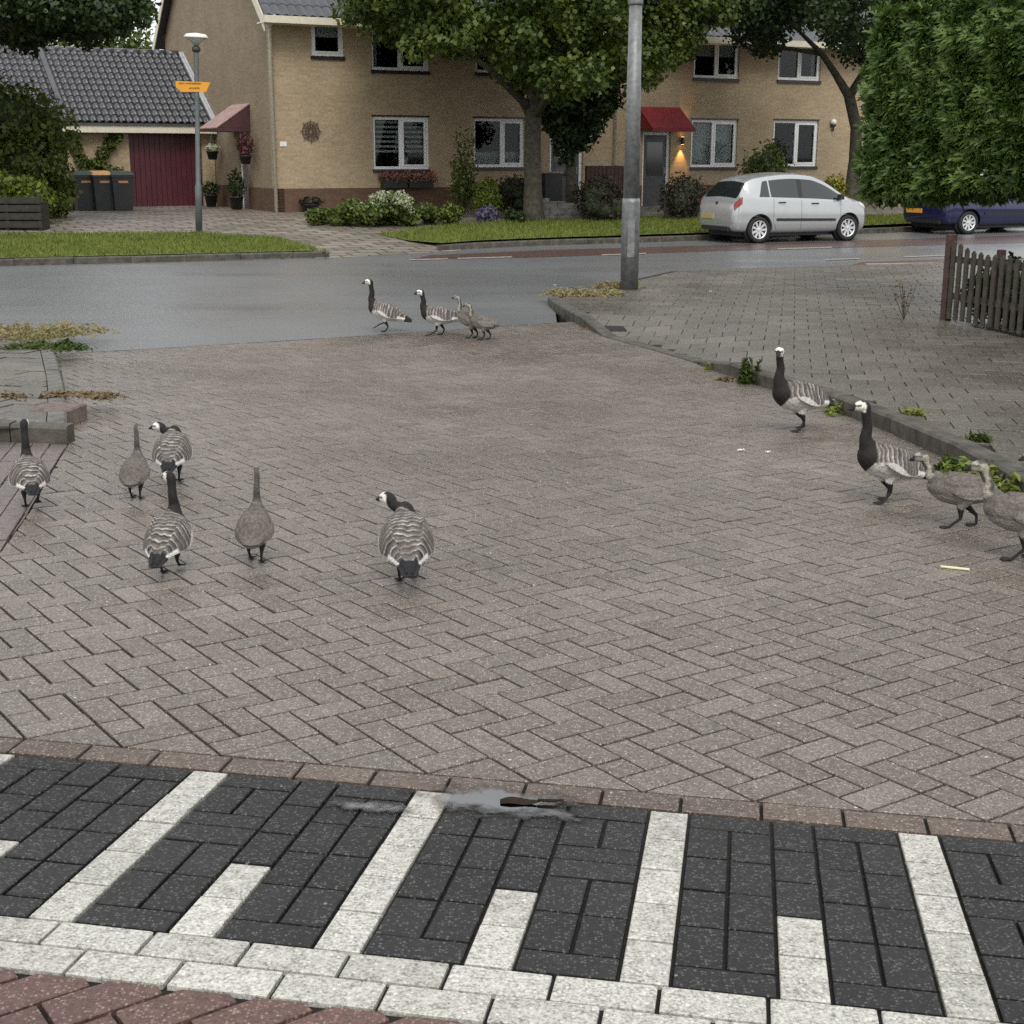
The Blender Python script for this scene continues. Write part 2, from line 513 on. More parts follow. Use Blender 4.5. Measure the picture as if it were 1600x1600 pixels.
def npmesh(name, V, quads):
    """big mesh from numpy: V (n,3), quads (m,k)"""
    me = bpy.data.meshes.new(name)
    V = np.asarray(V, dtype=np.float32); Q = np.asarray(quads, dtype=np.int32)
    k = Q.shape[1]
    me.vertices.add(len(V)); me.vertices.foreach_set('co', V.ravel())
    me.loops.add(Q.size); me.loops.foreach_set('vertex_index', Q.ravel())
    me.polygons.add(len(Q)); me.polygons.foreach_set('loop_start', np.arange(0, Q.size, k, dtype=np.int32))
    me.update(calc_edges=True)
    me.validate()
    return me


def empty(name, loc=(0, 0, 0), rz=0.0, parent=None):
    o = bpy.data.objects.new(name, None)
    o.empty_display_size = 0.1
    col.objects.link(o)
    o.location = loc
    o.rotation_euler = (0, 0, rz)
    o.parent = parent
    return o


def tag(o, label, cat=None, group=None, kind=None):
    if label:
        o['label'] = label
    if cat:
        o['category'] = cat
    if group:
        o['group'] = group
    if kind:
        o['kind'] = kind
    return o


class MB:
    def __init__(s):
        s.V = []; s.F = []

    def add(s, V, F):
        k = len(s.V)
        s.V += [tuple(v) for v in V]
        s.F += [tuple(i + k for i in f) for f in F]
        return s

    def box(s, x0, x1, y0, y1, z0, z1, M=None):
        V = [(x, y, z) for z in (z0, z1) for y in (y0, y1) for x in (x0, x1)]
        if M is not None:
            V = [M @ Vector(v) for v in V]
        return s.add(V, [(0, 2, 3, 1), (4, 5, 7, 6), (0, 1, 5, 4), (2, 6, 7, 3), (0, 4, 6, 2), (1, 3, 7, 5)])

    def bbox(s, x0, x1, y0, y1, z0, z1, c=0.01, M=None):
        """box with chamfered top and vertical edges"""
        a = [(x0 + c, y0), (x1 - c, y0), (x1, y0 + c), (x1, y1 - c), (x1 - c, y1), (x0 + c, y1), (x0, y1 - c), (x0, y0 + c)]
        cx, cy = (x0 + x1) / 2, (y0 + y1) / 2

        def sh(p):
            return (p[0] + (c if p[0] < cx else -c), p[1] + (c if p[1] < cy else -c))
        V = [(*p, z0) for p in a] + [(*p, z1 - c) for p in a] + [(*sh(p), z1) for p in a]
        if M is not None:
            V = [M @ Vector(v) for v in V]
        F = [tuple(range(7, -1, -1)), tuple(range(16, 24))]
        for b_ in (0, 8):
            for i in range(8):
                j = (i + 1) % 8
                F.append((b_ + i, b_ + j, b_ + 8 + j, b_ + 8 + i))
        return s.add(V, F)

    def tube(s, pts, rad, n=8, cap=True):
        pts = [Vector(p) for p in pts]
        if not hasattr(rad, '__len__'):
            rad = [rad] * len(pts)
        rings = []
        prev = None
        for i, p in enumerate(pts):
            t = (pts[min(i + 1, len(pts) - 1)] - pts[max(i - 1, 0)]).normalized()
            if prev is None:
                a = t.orthogonal().normalized()
            else:
                a = (prev - t * prev.dot(t))
                a = a.normalized() if a.length > 1e-6 else t.orthogonal().normalized()
            prev = a
            b_ = t.cross(a)
            rings.append([p + (a * math.cos(6.28319 * k / n) + b_ * math.sin(6.28319 * k / n)) * rad[i] for k in range(n)])
        V = [v for r in rings for v in r]
        F = []
        for i in range(len(pts) - 1):
            for k in range(n):
                k2 = (k + 1) % n
                F.append((i * n + k, i * n + k2, (i + 1) * n + k2, (i + 1) * n + k))
        if cap:
            F.append(tuple(range(n - 1, -1, -1)))
            m = (len(pts) - 1) * n
            F.append(tuple(range(m, m + n)))
        return s.add(V, F)

    def lathe(s, prof, n=20, M=None):
        """prof: (r, z) from bottom to top about z"""
        V = []
        for r, z in prof:
            for k in range(n):
                a = 6.28319 * k / n
                V.append(Vector((r * math.cos(a), r * math.sin(a), z)))
        if M is not None:
            V = [M @ v for v in V]
        F = []
        for i in range(len(prof) - 1):
            for k in range(n):
                k2 = (k + 1) % n
                F.append((i * n + k, i * n + k2, (i + 1) * n + k2, (i + 1) * n + k))
        F.append(tuple(range(n - 1, -1, -1)))
        m = (len(prof) - 1) * n
        F.append(tuple(range(m, m + n)))
        return s.add(V, F)

    def prism(s, poly, z0f, z1f, ch=0.004):
        """convex polygon (ccw) with chamfered top; z0f/z1f callables"""
        n = len(poly)
        cx = sum(p[0] for p in poly) / n; cy = sum(p[1] for p in poly) / n
        ins = []
        for p in poly:
            d = math.hypot(p[0] - cx, p[1] - cy) + 1e-9
            k = max(0.0, 1 - ch * 1.35 / d)
            ins.append((cx + (p[0] - cx) * k, cy + (p[1] - cy) * k))
        V = [(p[0], p[1], z0f(*p)) for p in poly] + [(p[0], p[1], z1f(*p) - ch * 0.8) for p in poly] + [(p[0], p[1], z1f(*p)) for p in ins]
        F = [tuple(range(2 * n, 3 * n))]
        for b_ in (0, n):
            for i in range(n):
                j = (i + 1) % n
                F.append((b_ + i, b_ + j, b_ + n + j, b_ + n + i))
        return s.add(V, F)

    def build(s, name, mat, parent=None, smooth=False):
        return link(name, mesh(name, s.V, s.F), mat, parent, smooth)


def sheet(name, poly, zf, spacing, mat, kind='structure', parent=None, off=0.0):
    """flat-ish surface: polygon in plan, triangulated with inner points, draped on zf"""
    poly = [Vector(p) for p in poly]
    dense = []
    for i, p in enumerate(poly):
        q = poly[(i + 1) % len(poly)]
        n = max(1, int((q - p).length / spacing))
        dense += [p + (q - p) * (k / n) for k in range(n)]
    xs = [p.x for p in dense]; ys = [p.y for p in dense]
    inner = []
    nx = int((max(xs) - min(xs)) / spacing); ny = int((max(ys) - min(ys)) / spacing)
    for i in range(nx):
        for j in range(ny):
            c = (min(xs) + (i + 0.5) * spacing, min(ys) + (j + 0.5) * spacing)
            if inside(c, poly):
                inner.append(Vector(c))
    m = len(dense)
    res = delaunay_2d_cdt(dense + inner, [(i, (i + 1) % m) for i in range(m)], [], 1, 1e-5)
    V = [(v.x, v.y, zf(v.x, v.y) + off) for v in res[0]]
    F = []
    for f in res[2]:
        a, b_, c = (res[0][k] for k in f[:3])
        F.append(tuple(f) if (b_ - a).cross(c - a) > 0 else tuple(reversed(f)))
    o = link(name, mesh(name, V, F), mat, parent, True)
    if kind and parent is None:
        o['kind'] = kind
    return o


def inside(p, poly):
    x, y = p[0], p[1]
    r = False
    n = len(poly)
    for i in range(n):
        a, b_ = poly[i], poly[(i + 1) % n]
        if (a[1] > y) != (b_[1] > y) and x < (b_[0] - a[0]) * (y - a[1]) / (b_[1] - a[1]) + a[0]:
            r = not r
    return r


def clip(poly, a, b_):
    """keep the part of the polygon left of the line a->b"""
    out = []
    dx, dy = b_[0] - a[0], b_[1] - a[1]

    def side(p):
        return dx * (p[1] - a[1]) - dy * (p[0] - a[0])
    for i, p in enumerate(poly):
        q = poly[(i + 1) % len(poly)]
        s1, s2 = side(p), side(q)
        if s1 >= 0:
            out.append(p)
        if (s1 > 0) != (s2 > 0) and abs(s1 - s2) > 1e-12:
            k = s1 / (s1 - s2)
            out.append((p[0] + (q[0] - p[0]) * k, p[1] + (q[1] - p[1]) * k))
    return out


def area(poly):
    return 0.5 * abs(sum(poly[i][0] * poly[(i + 1) % len(poly)][1] - poly[(i + 1) % len(poly)][0] * poly[i][1] for i in range(len(poly))))


def inset(poly, g):
    """shrink a convex polygon by g on every side"""
    n = len(poly)
    s = sum(poly[i][0] * poly[(i + 1) % n][1] - poly[(i + 1) % n][0] * poly[i][1] for i in range(n))
    if s < 0:
        poly = poly[::-1]
    out = list(poly)
    for i in range(n):
        a, b_ = poly[i], poly[(i + 1) % n]
        l = math.hypot(b_[0] - a[0], b_[1] - a[1])
        if l < 1e-6:
            continue
        nx_, ny_ = -(b_[1] - a[1]) / l * g, (b_[0] - a[0]) / l * g
        out = clip(out, (a[0] + nx_, a[1] + ny_), (b_[0] + nx_, b_[1] + ny_))
        if len(out) < 3:
            return []
    return out


def paving(cells, parent, name, mat, zf, limit=300, rest='far_bricks', depth=0.05, joint=0.0050, jit=0.0008, ch=0.0030):
    """cells: plan polygons. The pieces largest in view become objects of their own, the rest one joined part."""
    pieces = []
    for poly in cells:
        q = inset(poly, joint)
        if len(q) < 3 or area(q) < 0.0008:
            continue
        c = (sum(p[0] for p in q) / len(q), sum(p[1] for p in q) / len(q))
        z = zf(*c)
        u, v = proj((c[0], c[1], z))
        vis = -40 < u < 1640 and -40 < v < 1640
        pieces.append((0 if vis else 1, math.hypot(c[0], c[1]), q, c))
    pieces.sort(key=lambda p: (p[0], p[1]))
    big = MB()
    for k, (vis, dist, q, c) in enumerate(pieces):
        dz = random.gauss(0, jit)
        tx, ty = random.gauss(0, 0.0022), random.gauss(0, 0.0022)

        def top(x, y, c=c, dz=dz, tx=tx, ty=ty):
            return zf(x, y) + dz + (x - c[0]) * tx + (y - c[1]) * ty
        if k < limit and vis == 0:
            z0 = zf(*c)
            m = MB()
            m.prism([(p[0] - c[0], p[1] - c[1]) for p in q], lambda x, y: -depth, lambda x, y: top(x + c[0], y + c[1]) - z0, ch)
            o = m.build(name, mat, parent)
            o.location = (c[0], c[1], z0)
        else:
            big.prism(q, lambda x, y: zf(x, y) - 0.03, top, ch)
    if big.V:
        o = big.build(rest, mat, parent)
        o['kind'] = 'stuff'


def leaves(name, P, Nrm, size, mat, parent=None, aspect=1.5, tilt=0.8, seed=1, fold=0.25):
    """many small leaf faces: P (n,3) places, Nrm (n,3) outward directions"""
    g = np.random.default_rng(seed)
    n = len(P)
    P = np.asarray(P, float); Nn = np.asarray(Nrm, float) + g.normal(0, tilt, (n, 3))
    Nn /= np.linalg.norm(Nn, axis=1, keepdims=True) + 1e-9
    A = g.normal(0, 1, (n, 3)); A -= Nn * (A * Nn).sum(1, keepdims=True)
    A /= np.linalg.norm(A, axis=1, keepdims=True) + 1e-9
    B = np.cross(Nn, A)
    sz = (size * g.uniform(0.6, 1.35, n))[:, None]
    tip = P + A * sz * aspect * 0.5 - Nn * sz * fold
    tail = P - A * sz * aspect * 0.5
    l = P + B * sz * 0.5 + Nn * sz * fold * 0.6 - A * sz * 0.1
    r = P - B * sz * 0.5 + Nn * sz * fold * 0.6 - A * sz * 0.1
    V = np.stack([tail, r, tip, l], 1).reshape(-1, 3)
    Q = np.arange(4 * n).reshape(n, 4)
    return link(name, npmesh(name, V, Q), mat, parent)


def blob_points(centers, radii, n, seed, shell=0.55):
    """points through a set of ellipsoid clumps, denser to the outside"""
    g = np.random.default_rng(seed)
    C = np.asarray(centers, float); R = np.asarray(radii, float)
    if R.ndim == 1:
        R = np.repeat(R[:, None], 3, 1)
    vol = R.prod(1) ** (2 / 3)
    k = g.choice(len(C), n, p=vol / vol.sum())
    D = g.normal(0, 1, (n, 3)); D /= np.linalg.norm(D, axis=1, keepdims=True)
    rad = shell + (1 - shell) * g.random(n) ** 0.6
    rad *= 1 + 0.12 * g.normal(0, 1, n)
    return C[k] + D * R[k] * rad[:, None], D


def plant(name, label, cat, clumps, n, size, mat, base=None, stem=None, seed=1, group=None, core=0.0, aspect=1.5, tilt=0.8, shell=0.55):
    """thing > foliage (+ stem): clumps = [(x,y,z,rx,ry,rz)] in world space"""
    c = np.array(clumps, float)
    b_ = base if base is not None else (float(c[:, 0].mean()), float(c[:, 1].mean()), float((c[:, 2] - c[:, 5]).min()))
    root = empty(name, b_)
    tag(root, label, cat, group)
    cc = c[:, :3] - np.array(b_)
    P, D = blob_points(cc, c[:, 3:6], n, seed, shell)
    P[:, 2] = np.maximum(P[:, 2], 0.01)
    leaves('foliage', P, D, size, mat, root, aspect, tilt, seed)
    if core:  # added dark blobs stand in for the shade between the leaves
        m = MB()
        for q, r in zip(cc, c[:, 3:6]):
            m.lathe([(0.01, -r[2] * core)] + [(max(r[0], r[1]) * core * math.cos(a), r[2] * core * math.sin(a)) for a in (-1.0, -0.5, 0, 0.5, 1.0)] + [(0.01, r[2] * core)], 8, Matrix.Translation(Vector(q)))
        m.build('inner_shade', 'shadecore', root, True)
    if stem:
        m = MB()
        for pts, rad in stem:
            m.tube([Vector(p) - Vector(b_) for p in pts], rad, 7)
        m.build('stem', 'barkdark', root, True)
    return root

# ================================================================== GROUND
def ground_z(x, y):
    r = math.hypot(x, y - 20)
    return min(gz(x, y), gf(x, y) if y > 30 else 9) - 0.16 if r < 60 else -0.06


gs = [-600, -300, -150, -90, -60] + list(range(-50, 51, 2)) + [60, 90, 150, 300, 600]
V = [(x, y + 20, ground_z(x, y + 20)) for y in gs for x in gs]
n_ = len(gs)
F = [(j * n_ + i, j * n_ + i + 1, (j + 1) * n_ + i + 1, (j + 1) * n_ + i) for j in range(n_ - 1) for i in range(n_ - 1)]
g_ = link('ground', mesh('ground', V, F), 'soil', None, True)
tag(g_, None, None, None, 'structure')

# ---- lines shared by the surfaces (pixels turned into places on the ground)
KERB_PX = [(1850, 925), (1700, 838), (1600, 785), (1502, 728), (1421, 690), (1356, 662), (1300, 640), (1181, 601), (1105, 577), (1086, 567), (1015, 546), (945, 527), (900, 506), (868, 488), (856, 477)]
KERB = hits(KERB_PX)
ROADNEAR_PX = [(866, 468), (890, 460), (940, 453), (985, 448), (1050, 433), (1150, 429), (1250, 426), (1470, 419), (1700, 412), (2100, 400)]
ROADNEAR = hits(ROADNEAR_PX)
EDGE_A, EDGE_B = hits([(90, 553), (870, 504)])              # joint between street bricks and asphalt
ex_, ey_ = EDGE_B[0] - EDGE_A[0], EDGE_B[1] - EDGE_A[1]


def edge_pt(k):
    return (EDGE_A[0] + ex_ * k, EDGE_A[1] + ey_ * k)


LEFTK_PX = [(82, 556), (100, 610), (106, 650), (106, 692)]
LEFTK = hits(LEFTK_PX)
BAY = hits([(106, 694), (75, 745), (45, 800), (0, 862), (-120, 985)])
FARK_PX = [(-600, 436), (-200, 421), (0, 416), (300, 408.5), (520, 403), (690, 394), (750, 388), (850, 384), (1000, 379), (1090, 376), (1420, 362), (1600, 355), (1900, 343), (2300, 330)]
FARK = hits(FARK_PX)

def seg_dist(x, y, a, b_):
    p = Vector((x, y))
    k = max(0, min(1, (p - a).dot(b_ - a) / (b_ - a).length_squared))
    return (a + (b_ - a) * k - p).length


def clip_run(poly, c, run, off, side=-1, reach=0.42):
    """cut a paving piece along a run of points; side -1 keeps the right of the run, 1 the left"""
    near = min(zip(run[:-1], run[1:]), key=lambda q: seg_dist(c[0], c[1], Vector(q[0]), Vector(q[1])))
    va, vb = Vector(near[0]), Vector(near[1])
    if len(poly) > 2 and seg_dist(c[0], c[1], va, vb) < reach:
        t = (vb - va).normalized()
        nn = Vector((-t.y, t.x)) * side * off
        p0, p1 = va + nn, vb + nn
        poly = clip(poly, p1, p0) if side < 0 else clip(poly, p0, p1)
    return poly


# ---- street: herringbone bricks on sand
s0 = bp(-3.2, 0.0); s1 = bp(4.2, 0.0)
street_poly = [s0, s1] + KERB + [edge_pt(1.03), edge_pt(-0.02)] + LEFTK + BAY
street = sheet('street', street_poly, gz, 0.6, 'joint', off=-0.0135)
C2 = WM / math.sqrt(2)


def lat(X, Y):
    """herringbone lattice units -> plan; lattice point (1,-1) is on the border at its first mitre tip"""
    e_ = (X - Y - 2) * C2; n__ = (X + Y) * C2
    return (BX0 + eX * e_ + nX * n__, BY0 + eY * e_ + nY * n__)


def rect(x0, y0, x1, y1):
    return [lat(x0, y0), lat(x1, y0), lat(x1, y1), lat(x0, y1)]


cells = []
margin_poly = street_poly
for j in range(-2, 75):
    for m in range(-70, 70):
        for kind in (0, 1):
            x0, y0 = -m + 2 * j, m + 2 * j
            r = (x0, y0, x0 + 2, y0 + 1) if kind == 0 else (x0 + 1, y0 + 1, x0 + 2, y0 + 3)
            cx, cy = (r[0] + r[2]) / 2, (r[1] + r[3]) / 2
            if cx + cy < 1.2:
                continue
            c = lat(cx, cy)
            if c[1] > 18.8 or not (-7 < c[0] < 5.5):
                continue
            poly = rect(*r)
            # the stones next to the mitres
            if r[0] + r[1] < 1.9 and kind == 0:
                if (m % 2) == 0 and r[0] + r[1] == 0:
                    poly = rect(r[0] + 1, r[1], r[2], r[3])
            if not inside(c, street_poly):
                # keep bricks that lap under the kerb or the asphalt edge line
                if not any(inside(p, street_poly) for p in poly):
                    continue
            poly = clip(poly, edge_pt(1), edge_pt(0))
            poly = clip_run(poly, c, BAY, 0.0, 1, 0.2)
            if len(poly) > 2:
                cells.append(poly)
for j in range(-12, 16):                                    # mitre stones along the border
    a, b_, c = lat(-1 + 2 * j, 1 - 2 * j), lat(1 + 2 * j, -1 - 2 * j), lat(1 + 2 * j, 1 - 2 * j)
    cells.append([a, b_, c])
paving(cells, street, 'brick', 'street', gz, 300, 'far_bricks', jit=0.0010)

# ---- ramp: border row, black field, white teeth, two white rows
ramp_o = sheet('speed_ramp', [bp(-1.4, 0), bp(-1.4, D2), bp(4.4, D2), bp(4.4, 0)], gz, 0.5, 'joint', off=-0.0135)


def srect(s0, s1, d0, d1):
    return [bp(s0, d1), bp(s1, d1), bp(s1, d0), bp(s0, d0)]


rows = [srect(1.62 + 0.214 * k, 1.62 + 0.214 * (k + 1), 0.003, 0.108) for k in range(-13, 13)]
paving(rows, ramp_o, 'border_brick', 'kerbrow', gz, 300, jit=0.001)
BL = (D1 - D0) / 5
PER = 0.3195
white, black = [], []
for k in range(-4, 13):
    s = 0.262 + PER * k
    long_ = (k % 2) == 0
    for q in range(5):
        (white if (long_ or q >= 3) else black).append(srect(s, s + 0.1065, D0 + BL * q, D0 + BL * (q + 1)))
    g0, g1 = s + 0.1065, s + PER
    gm = (g0 + g1) / 2
    hh = BL / 2
    dd = D0
    for q in range(6):
        h_ = hh if q in (0, 5) else BL
        if q in (0, 5):
            black.append(srect(g0, g1, dd, dd + h_))
        elif q == 2 and k % 3 == 0:
            black.append(srect(g0, g1, dd, dd + h_ * 0.45)); black.append(srect(g0, g1, dd + h_ * 0.45, dd + h_))
        else:
            black.append(srect(g0, gm, dd, dd + h_)); black.append(srect(gm, g1, dd, dd + h_))
        dd += h_
dm = (D1 + D2) / 2
for k in range(-8, 20):
    white.append(srect(0.345 + 0.2135 * k, 0.345 + 0.2135 * (k + 1), D1, dm))
    white.append(srect(0.453 + 0.2135 * k, 0.453 + 0.2135 * (k + 1), dm, D2))
paving(white, ramp_o, 'white_brick', 'white', gz, 300, 'outer_white_bricks', jit=0.0008, joint=0.0046)
paving(black, ramp_o, 'black_brick', 'black', gz, 300, 'outer_black_bricks', jit=0.0009, joint=0.0046)

# ---- plateau: red herringbone on top of the ramp
plat = sheet('plateau', [bp(-3, D2), bp(-3, 9.5), bp(6, 9.5), bp(6, D2)], gz, 0.8, 'joint', off=-0.0135)
cells = []
l0, l1 = bp(0, D2), bp(1, D2)
for j in range(-20, 0):
    for m in range(-30, 40):
        for kind in (0, 1):
            x0, y0 = -m + 2 * j + 1, m + 2 * j
            r = (x0, y0, x0 + 2, y0 + 1) if kind == 0 else (x0 + 1, y0 + 1, x0 + 2, y0 + 3)
            c = lat((r[0] + r[2]) / 2, (r[1] + r[3]) / 2)
            s, d = sd(*c)
            if d > 2.6 or d < D2 - 0.1 or not (-1.6 < s < 4):
                continue
            poly = clip(rect(*r), l1, l0)
            if len(poly) > 2:
                cells.append(poly)
paving(cells, plat, 'red_brick', 'red', gz, 300, 'outer_red_bricks', jit=0.0010, joint=0.0048)

# ---- asphalt road with cycle lanes and dashes
road_poly = [edge_pt(0), edge_pt(1), KERB[-2], KERB[-1]] + ROADNEAR + list(reversed(FARK)) + hits([(-600, 500), (-200, 505), (0, 516), (60, 535)])
road = sheet('road', road_poly, gz, 1.2, 'road', off=0.0)
lane1 = hits([(672, 399), (850, 391), (1100, 384), (1500, 371), (2000, 355)]) + hits([(2000, 367), (1500, 382), (1100, 393), (850, 402), (640, 406)])
tag(sheet('far_cycle_lane', lane1, gz, 1.0, 'redlane', off=0.004), None)
lane2 = hits([(1300, 424), (1345, 410), (1500, 404), (2000, 392), (2000, 401), (1700, 410), (1470, 418)])
tag(sheet('near_cycle_lane', lane2, gz, 1.0, 'redlane', off=0.004), None)


def dash(a, b_, wpx):
    p = hits([(a[0], a[1] + wpx / 2), (b_[0], b_[1] + wpx / 2), (b_[0], b_[1] - wpx / 2), (a[0], a[1] - wpx / 2)])
    return p


dashes = [((640, 406.5), (700, 405)), ((715, 404.5), (800, 402)), ((940, 399), (1010, 396.5)), ((1215, 389.5), (1300, 387)), ((1290, 406.5), (1342, 404.5)), ((1412, 402), (1480, 399.5)), ((1352, 413.2), (1466, 411.5))]
for k, (a, b_) in enumerate(dashes):
    sheet('lane_dash', dash(a, b_, 1.6), gz, 0.5, 'paint', kind=None, parent=road, off=0.009)

# ---- far kerb, yard, lawns
yard_poly = [(p[0], p[1]) for p in FARK]
yard_poly = yard_poly + [(60, 75), (-40, 75), (-40, 30)]


def yard_z(x, y):
    # the driveway comes down to the road, elsewhere it lies behind a kerb
    d = min(math.hypot(x - p[0], y - p[1]) for p in FARK_D)
    return gf(x, y) * sm(d / 1.6)


FARK_D = []
for a, b_ in zip(FARK[:-1], FARK[1:]):
    for k in range(6):
        FARK_D.append((a[0] + (b_[0] - a[0]) * k / 6, a[1] + (b_[1] - a[1]) * k / 6))
yard = sheet('yard_paving', yard_poly, yard_z, 1.6, 'yard', off=0.002)
lawnz = lambda x, y: gf(x, y) + 0.015
lawn1_poly = hits([(-600, 432), (-200, 419), (0, 413.5), (300, 406), (507, 400.5)]) + hits([(512, 397), (480, 385), (440, 374), (310, 365), (0, 367), (-500, 373)], gf)
lawn1 = sheet('lawn', lawn1_poly, lawnz, 0.8, 'lawn')
lawn2_poly = hits([(690, 389), (750, 385), (850, 381), (1000, 376), (1090, 373), (1420, 359), (1600, 352), (1900, 340)]) + hits([(1900, 322), (1600, 330), (1420, 337), (1090, 341), (980, 341), (850, 345), (740, 350), (660, 358), (590, 367), (640, 377)], gf)
lawn2 = sheet('lawn', lawn2_poly, lawnz, 0.8, 'lawn')


def grass(name, label, poly, zf, dens, h, seed, mat='grass'):
    g = np.random.default_rng(seed)
    P = []
    xs = [p[0] for p in poly]; ys = [p[1] for p in poly]
    A = (max(xs) - min(xs)) * (max(ys) - min(ys))
    for k in range(int(A * dens)):
        c = (g.uniform(min(xs), max(xs)), g.uniform(min(ys), max(ys)))
        if inside(c, poly):
            u, v = proj((c[0], c[1], 0.2))
            if -60 < u < 1660:
                P.append((c[0], c[1], zf(*c)))
    P = np.array(P)
    n = len(P)
    a = g.uniform(0, 6.283, n); hh_ = h * g.uniform(0.5, 1.4, n); ww = h * 0.16
    lean = g.normal(0, h * 0.45, (n, 2))
    d = np.stack([np.cos(a) * ww, np.sin(a) * ww, np.zeros(n)], 1)
    tip = P + np.stack([lean[:, 0], lean[:, 1], hh_], 1)
    Vv = np.stack([P - d, P + d, tip], 1).reshape(-1, 3)
    o = link(name, npmesh(name, Vv, np.arange(3 * n).reshape(n, 3)), mat)
    tag(o, label, 'grass', None, 'stuff')
    return o


grass('grass', 'short mown grass on the verge in front of the garage drive', lawn1_poly, lawnz, 420, 0.075, 3)
grass('grass', 'short grass on the verge between the parked silver car and the big tree', lawn2_poly, lawnz, 420, 0.08, 4)


# ---- kerbs as single stones
def kerb_run(name, pts, zf, hgt, wid, mat, stone=1.0, side=1, struct=True, hf=None):
    root = empty(name)
    root['kind'] = 'structure'
    pts = [Vector(p) for p in pts]
    # resample by length
    seg = [0.0]
    for a, b_ in zip(pts[:-1], pts[1:]):
        seg.append(seg[-1] + (b_ - a).length)

    def along(s):
        for i in range(len(pts) - 1):
            if s <= seg[i + 1] or i == len(pts) - 2:
                k = (s - seg[i]) / max(1e-6, seg[i + 1] - seg[i])
                return pts[i] + (pts[i + 1] - pts[i]) * k
    s = 0.0
    while s < seg[-1] - 0.05:
        e_ = min(s + stone, seg[-1])
        a, b_ = along(s + 0.004), along(e_ - 0.004)
        t = (b_ - a).normalized()
        nn = Vector((-t.y, t.x)) * side
        za, zb = zf(a.x, a.y), zf(b_.x, b_.y)
        ha = hgt if hf is None else hf(a.x, a.y); hb = hgt if hf is None else hf(b_.x, b_.y)
        jz = random.gauss(0, 0.003)
        c = 0.018
        V = []
        for (p, z, h_) in ((a, za, ha + jz), (b_, zb, hb + jz)):
            cc_ = min(c, h_ * 0.4 + 0.002)
            o2 = p + nn * wid
            V += [(p.x, p.y, z - 0.1), (p.x, p.y, z + h_ - cc_), (p.x + nn.x * cc_, p.y + nn.y * cc_, z + h_), (o2.x, o2.y, z + h_), (o2.x, o2.y, z - 0.1)]
        F = [(i, i + 1, i + 6, i + 5) for i in range(4)] + [(4, 0, 5, 9), (0, 4, 3, 2, 1), (5, 6, 7, 8, 9)]
        if side < 0:
            F = [tuple(reversed(f)) for f in F]
        org = Vector(((a.x + b_.x) / 2, (a.y + b_.y) / 2, za))
        me = mesh('kerbstone', [Vector(v) - org for v in V], F)
        o = link('kerbstone', me, mat, root)
        o.location = org
        s = e_
    return root


DROP_A, DROP_B = Vector(hits([(950, 528)])[0]), Vector(hits([(1092, 569)])[0])


def kh(x, y):
    return 0.012 + 0.108 * sm((seg_dist(x, y, DROP_A, DROP_B) - 0.05) / 0.45)


def swz(x, y):
    return gz(x, y) + 0.012 + 0.098 * sm((seg_dist(x, y, DROP_A, DROP_B) - 0.15) / 1.3)


kerb_run('kerb', KERB, gz, 0.12, 0.13, 'kerbdark', 1.0, -1, hf=kh)
kerb_run('road_kerb', [KERB[-1]] + ROADNEAR[:4], gz, 0.10, 0.14, 'kerb', 0.9, -1)
kerb_run('road_kerb', ROADNEAR[3:], gz, 0.09, 0.14, 'kerb', 1.0, -1)
kerb_run('verge_kerb', hits([(-600, 436), (-200, 421), (0, 416), (300, 408.5), (515, 402.5)]), gz, 0.12, 0.14, 'kerbdark', 1.0, 1)
kerb_run('verge_kerb', hits([(690, 392.5), (750, 388), (850, 384), (1000, 379), (1090, 376), (1420, 362), (1600, 355), (1900, 343)]), gz, 0.12, 0.14, 'kerbdark', 1.0, 1)

# ---- pavement on the right: square tiles
side_poly = [(p[0] + 0.06, p[1]) for p in KERB] + [(p[0], p[1]) for p in ROADNEAR] + [(26, 22), (26, 3)]
sidewalk = sheet('sidewalk', side_poly, swz, 0.7, 'joint', off=-0.0135)
cells = []
tdir = math.radians(-11)
tc, ts_ = math.cos(tdir), math.sin(tdir)
Tl = 0.3
inner_poly = [(p[0] + 0.10, p[1] - 0.0) for p in KERB] + [(p[0] + 0.02, p[1] - 0.14) for p in ROADNEAR] + [(26, 22), (26, 3)]
for i in range(-22, 40):
    for j in range(5, 95):
        u = (i + (0.5 if j % 2 else 0)) * Tl; v = j * Tl
        c = (1 + u * tc - v * ts_, u * ts_ + v * tc)
        if c[0] > 9.5 or not inside(c, side_poly):
            continue
        h_ = Tl / 2
        poly = [(c[0] + a * h_ * tc - b_ * h_ * ts_, c[1] + a * h_ * ts_ + b_ * h_ * tc) for a, b_ in ((-1, -1), (1, -1), (1, 1), (-1, 1))]
        poly = clip_run(poly, c, KERB, 0.132)
        poly = clip_run(poly, c, [KERB[-1]] + ROADNEAR, 0.142)
        if len(poly) > 2:
            cells.append(poly)
paving(cells, sidewalk, 'tile', 'tile', swz, 300, 'far_tiles', joint=0.0038, jit=0.002, ch=0.004)

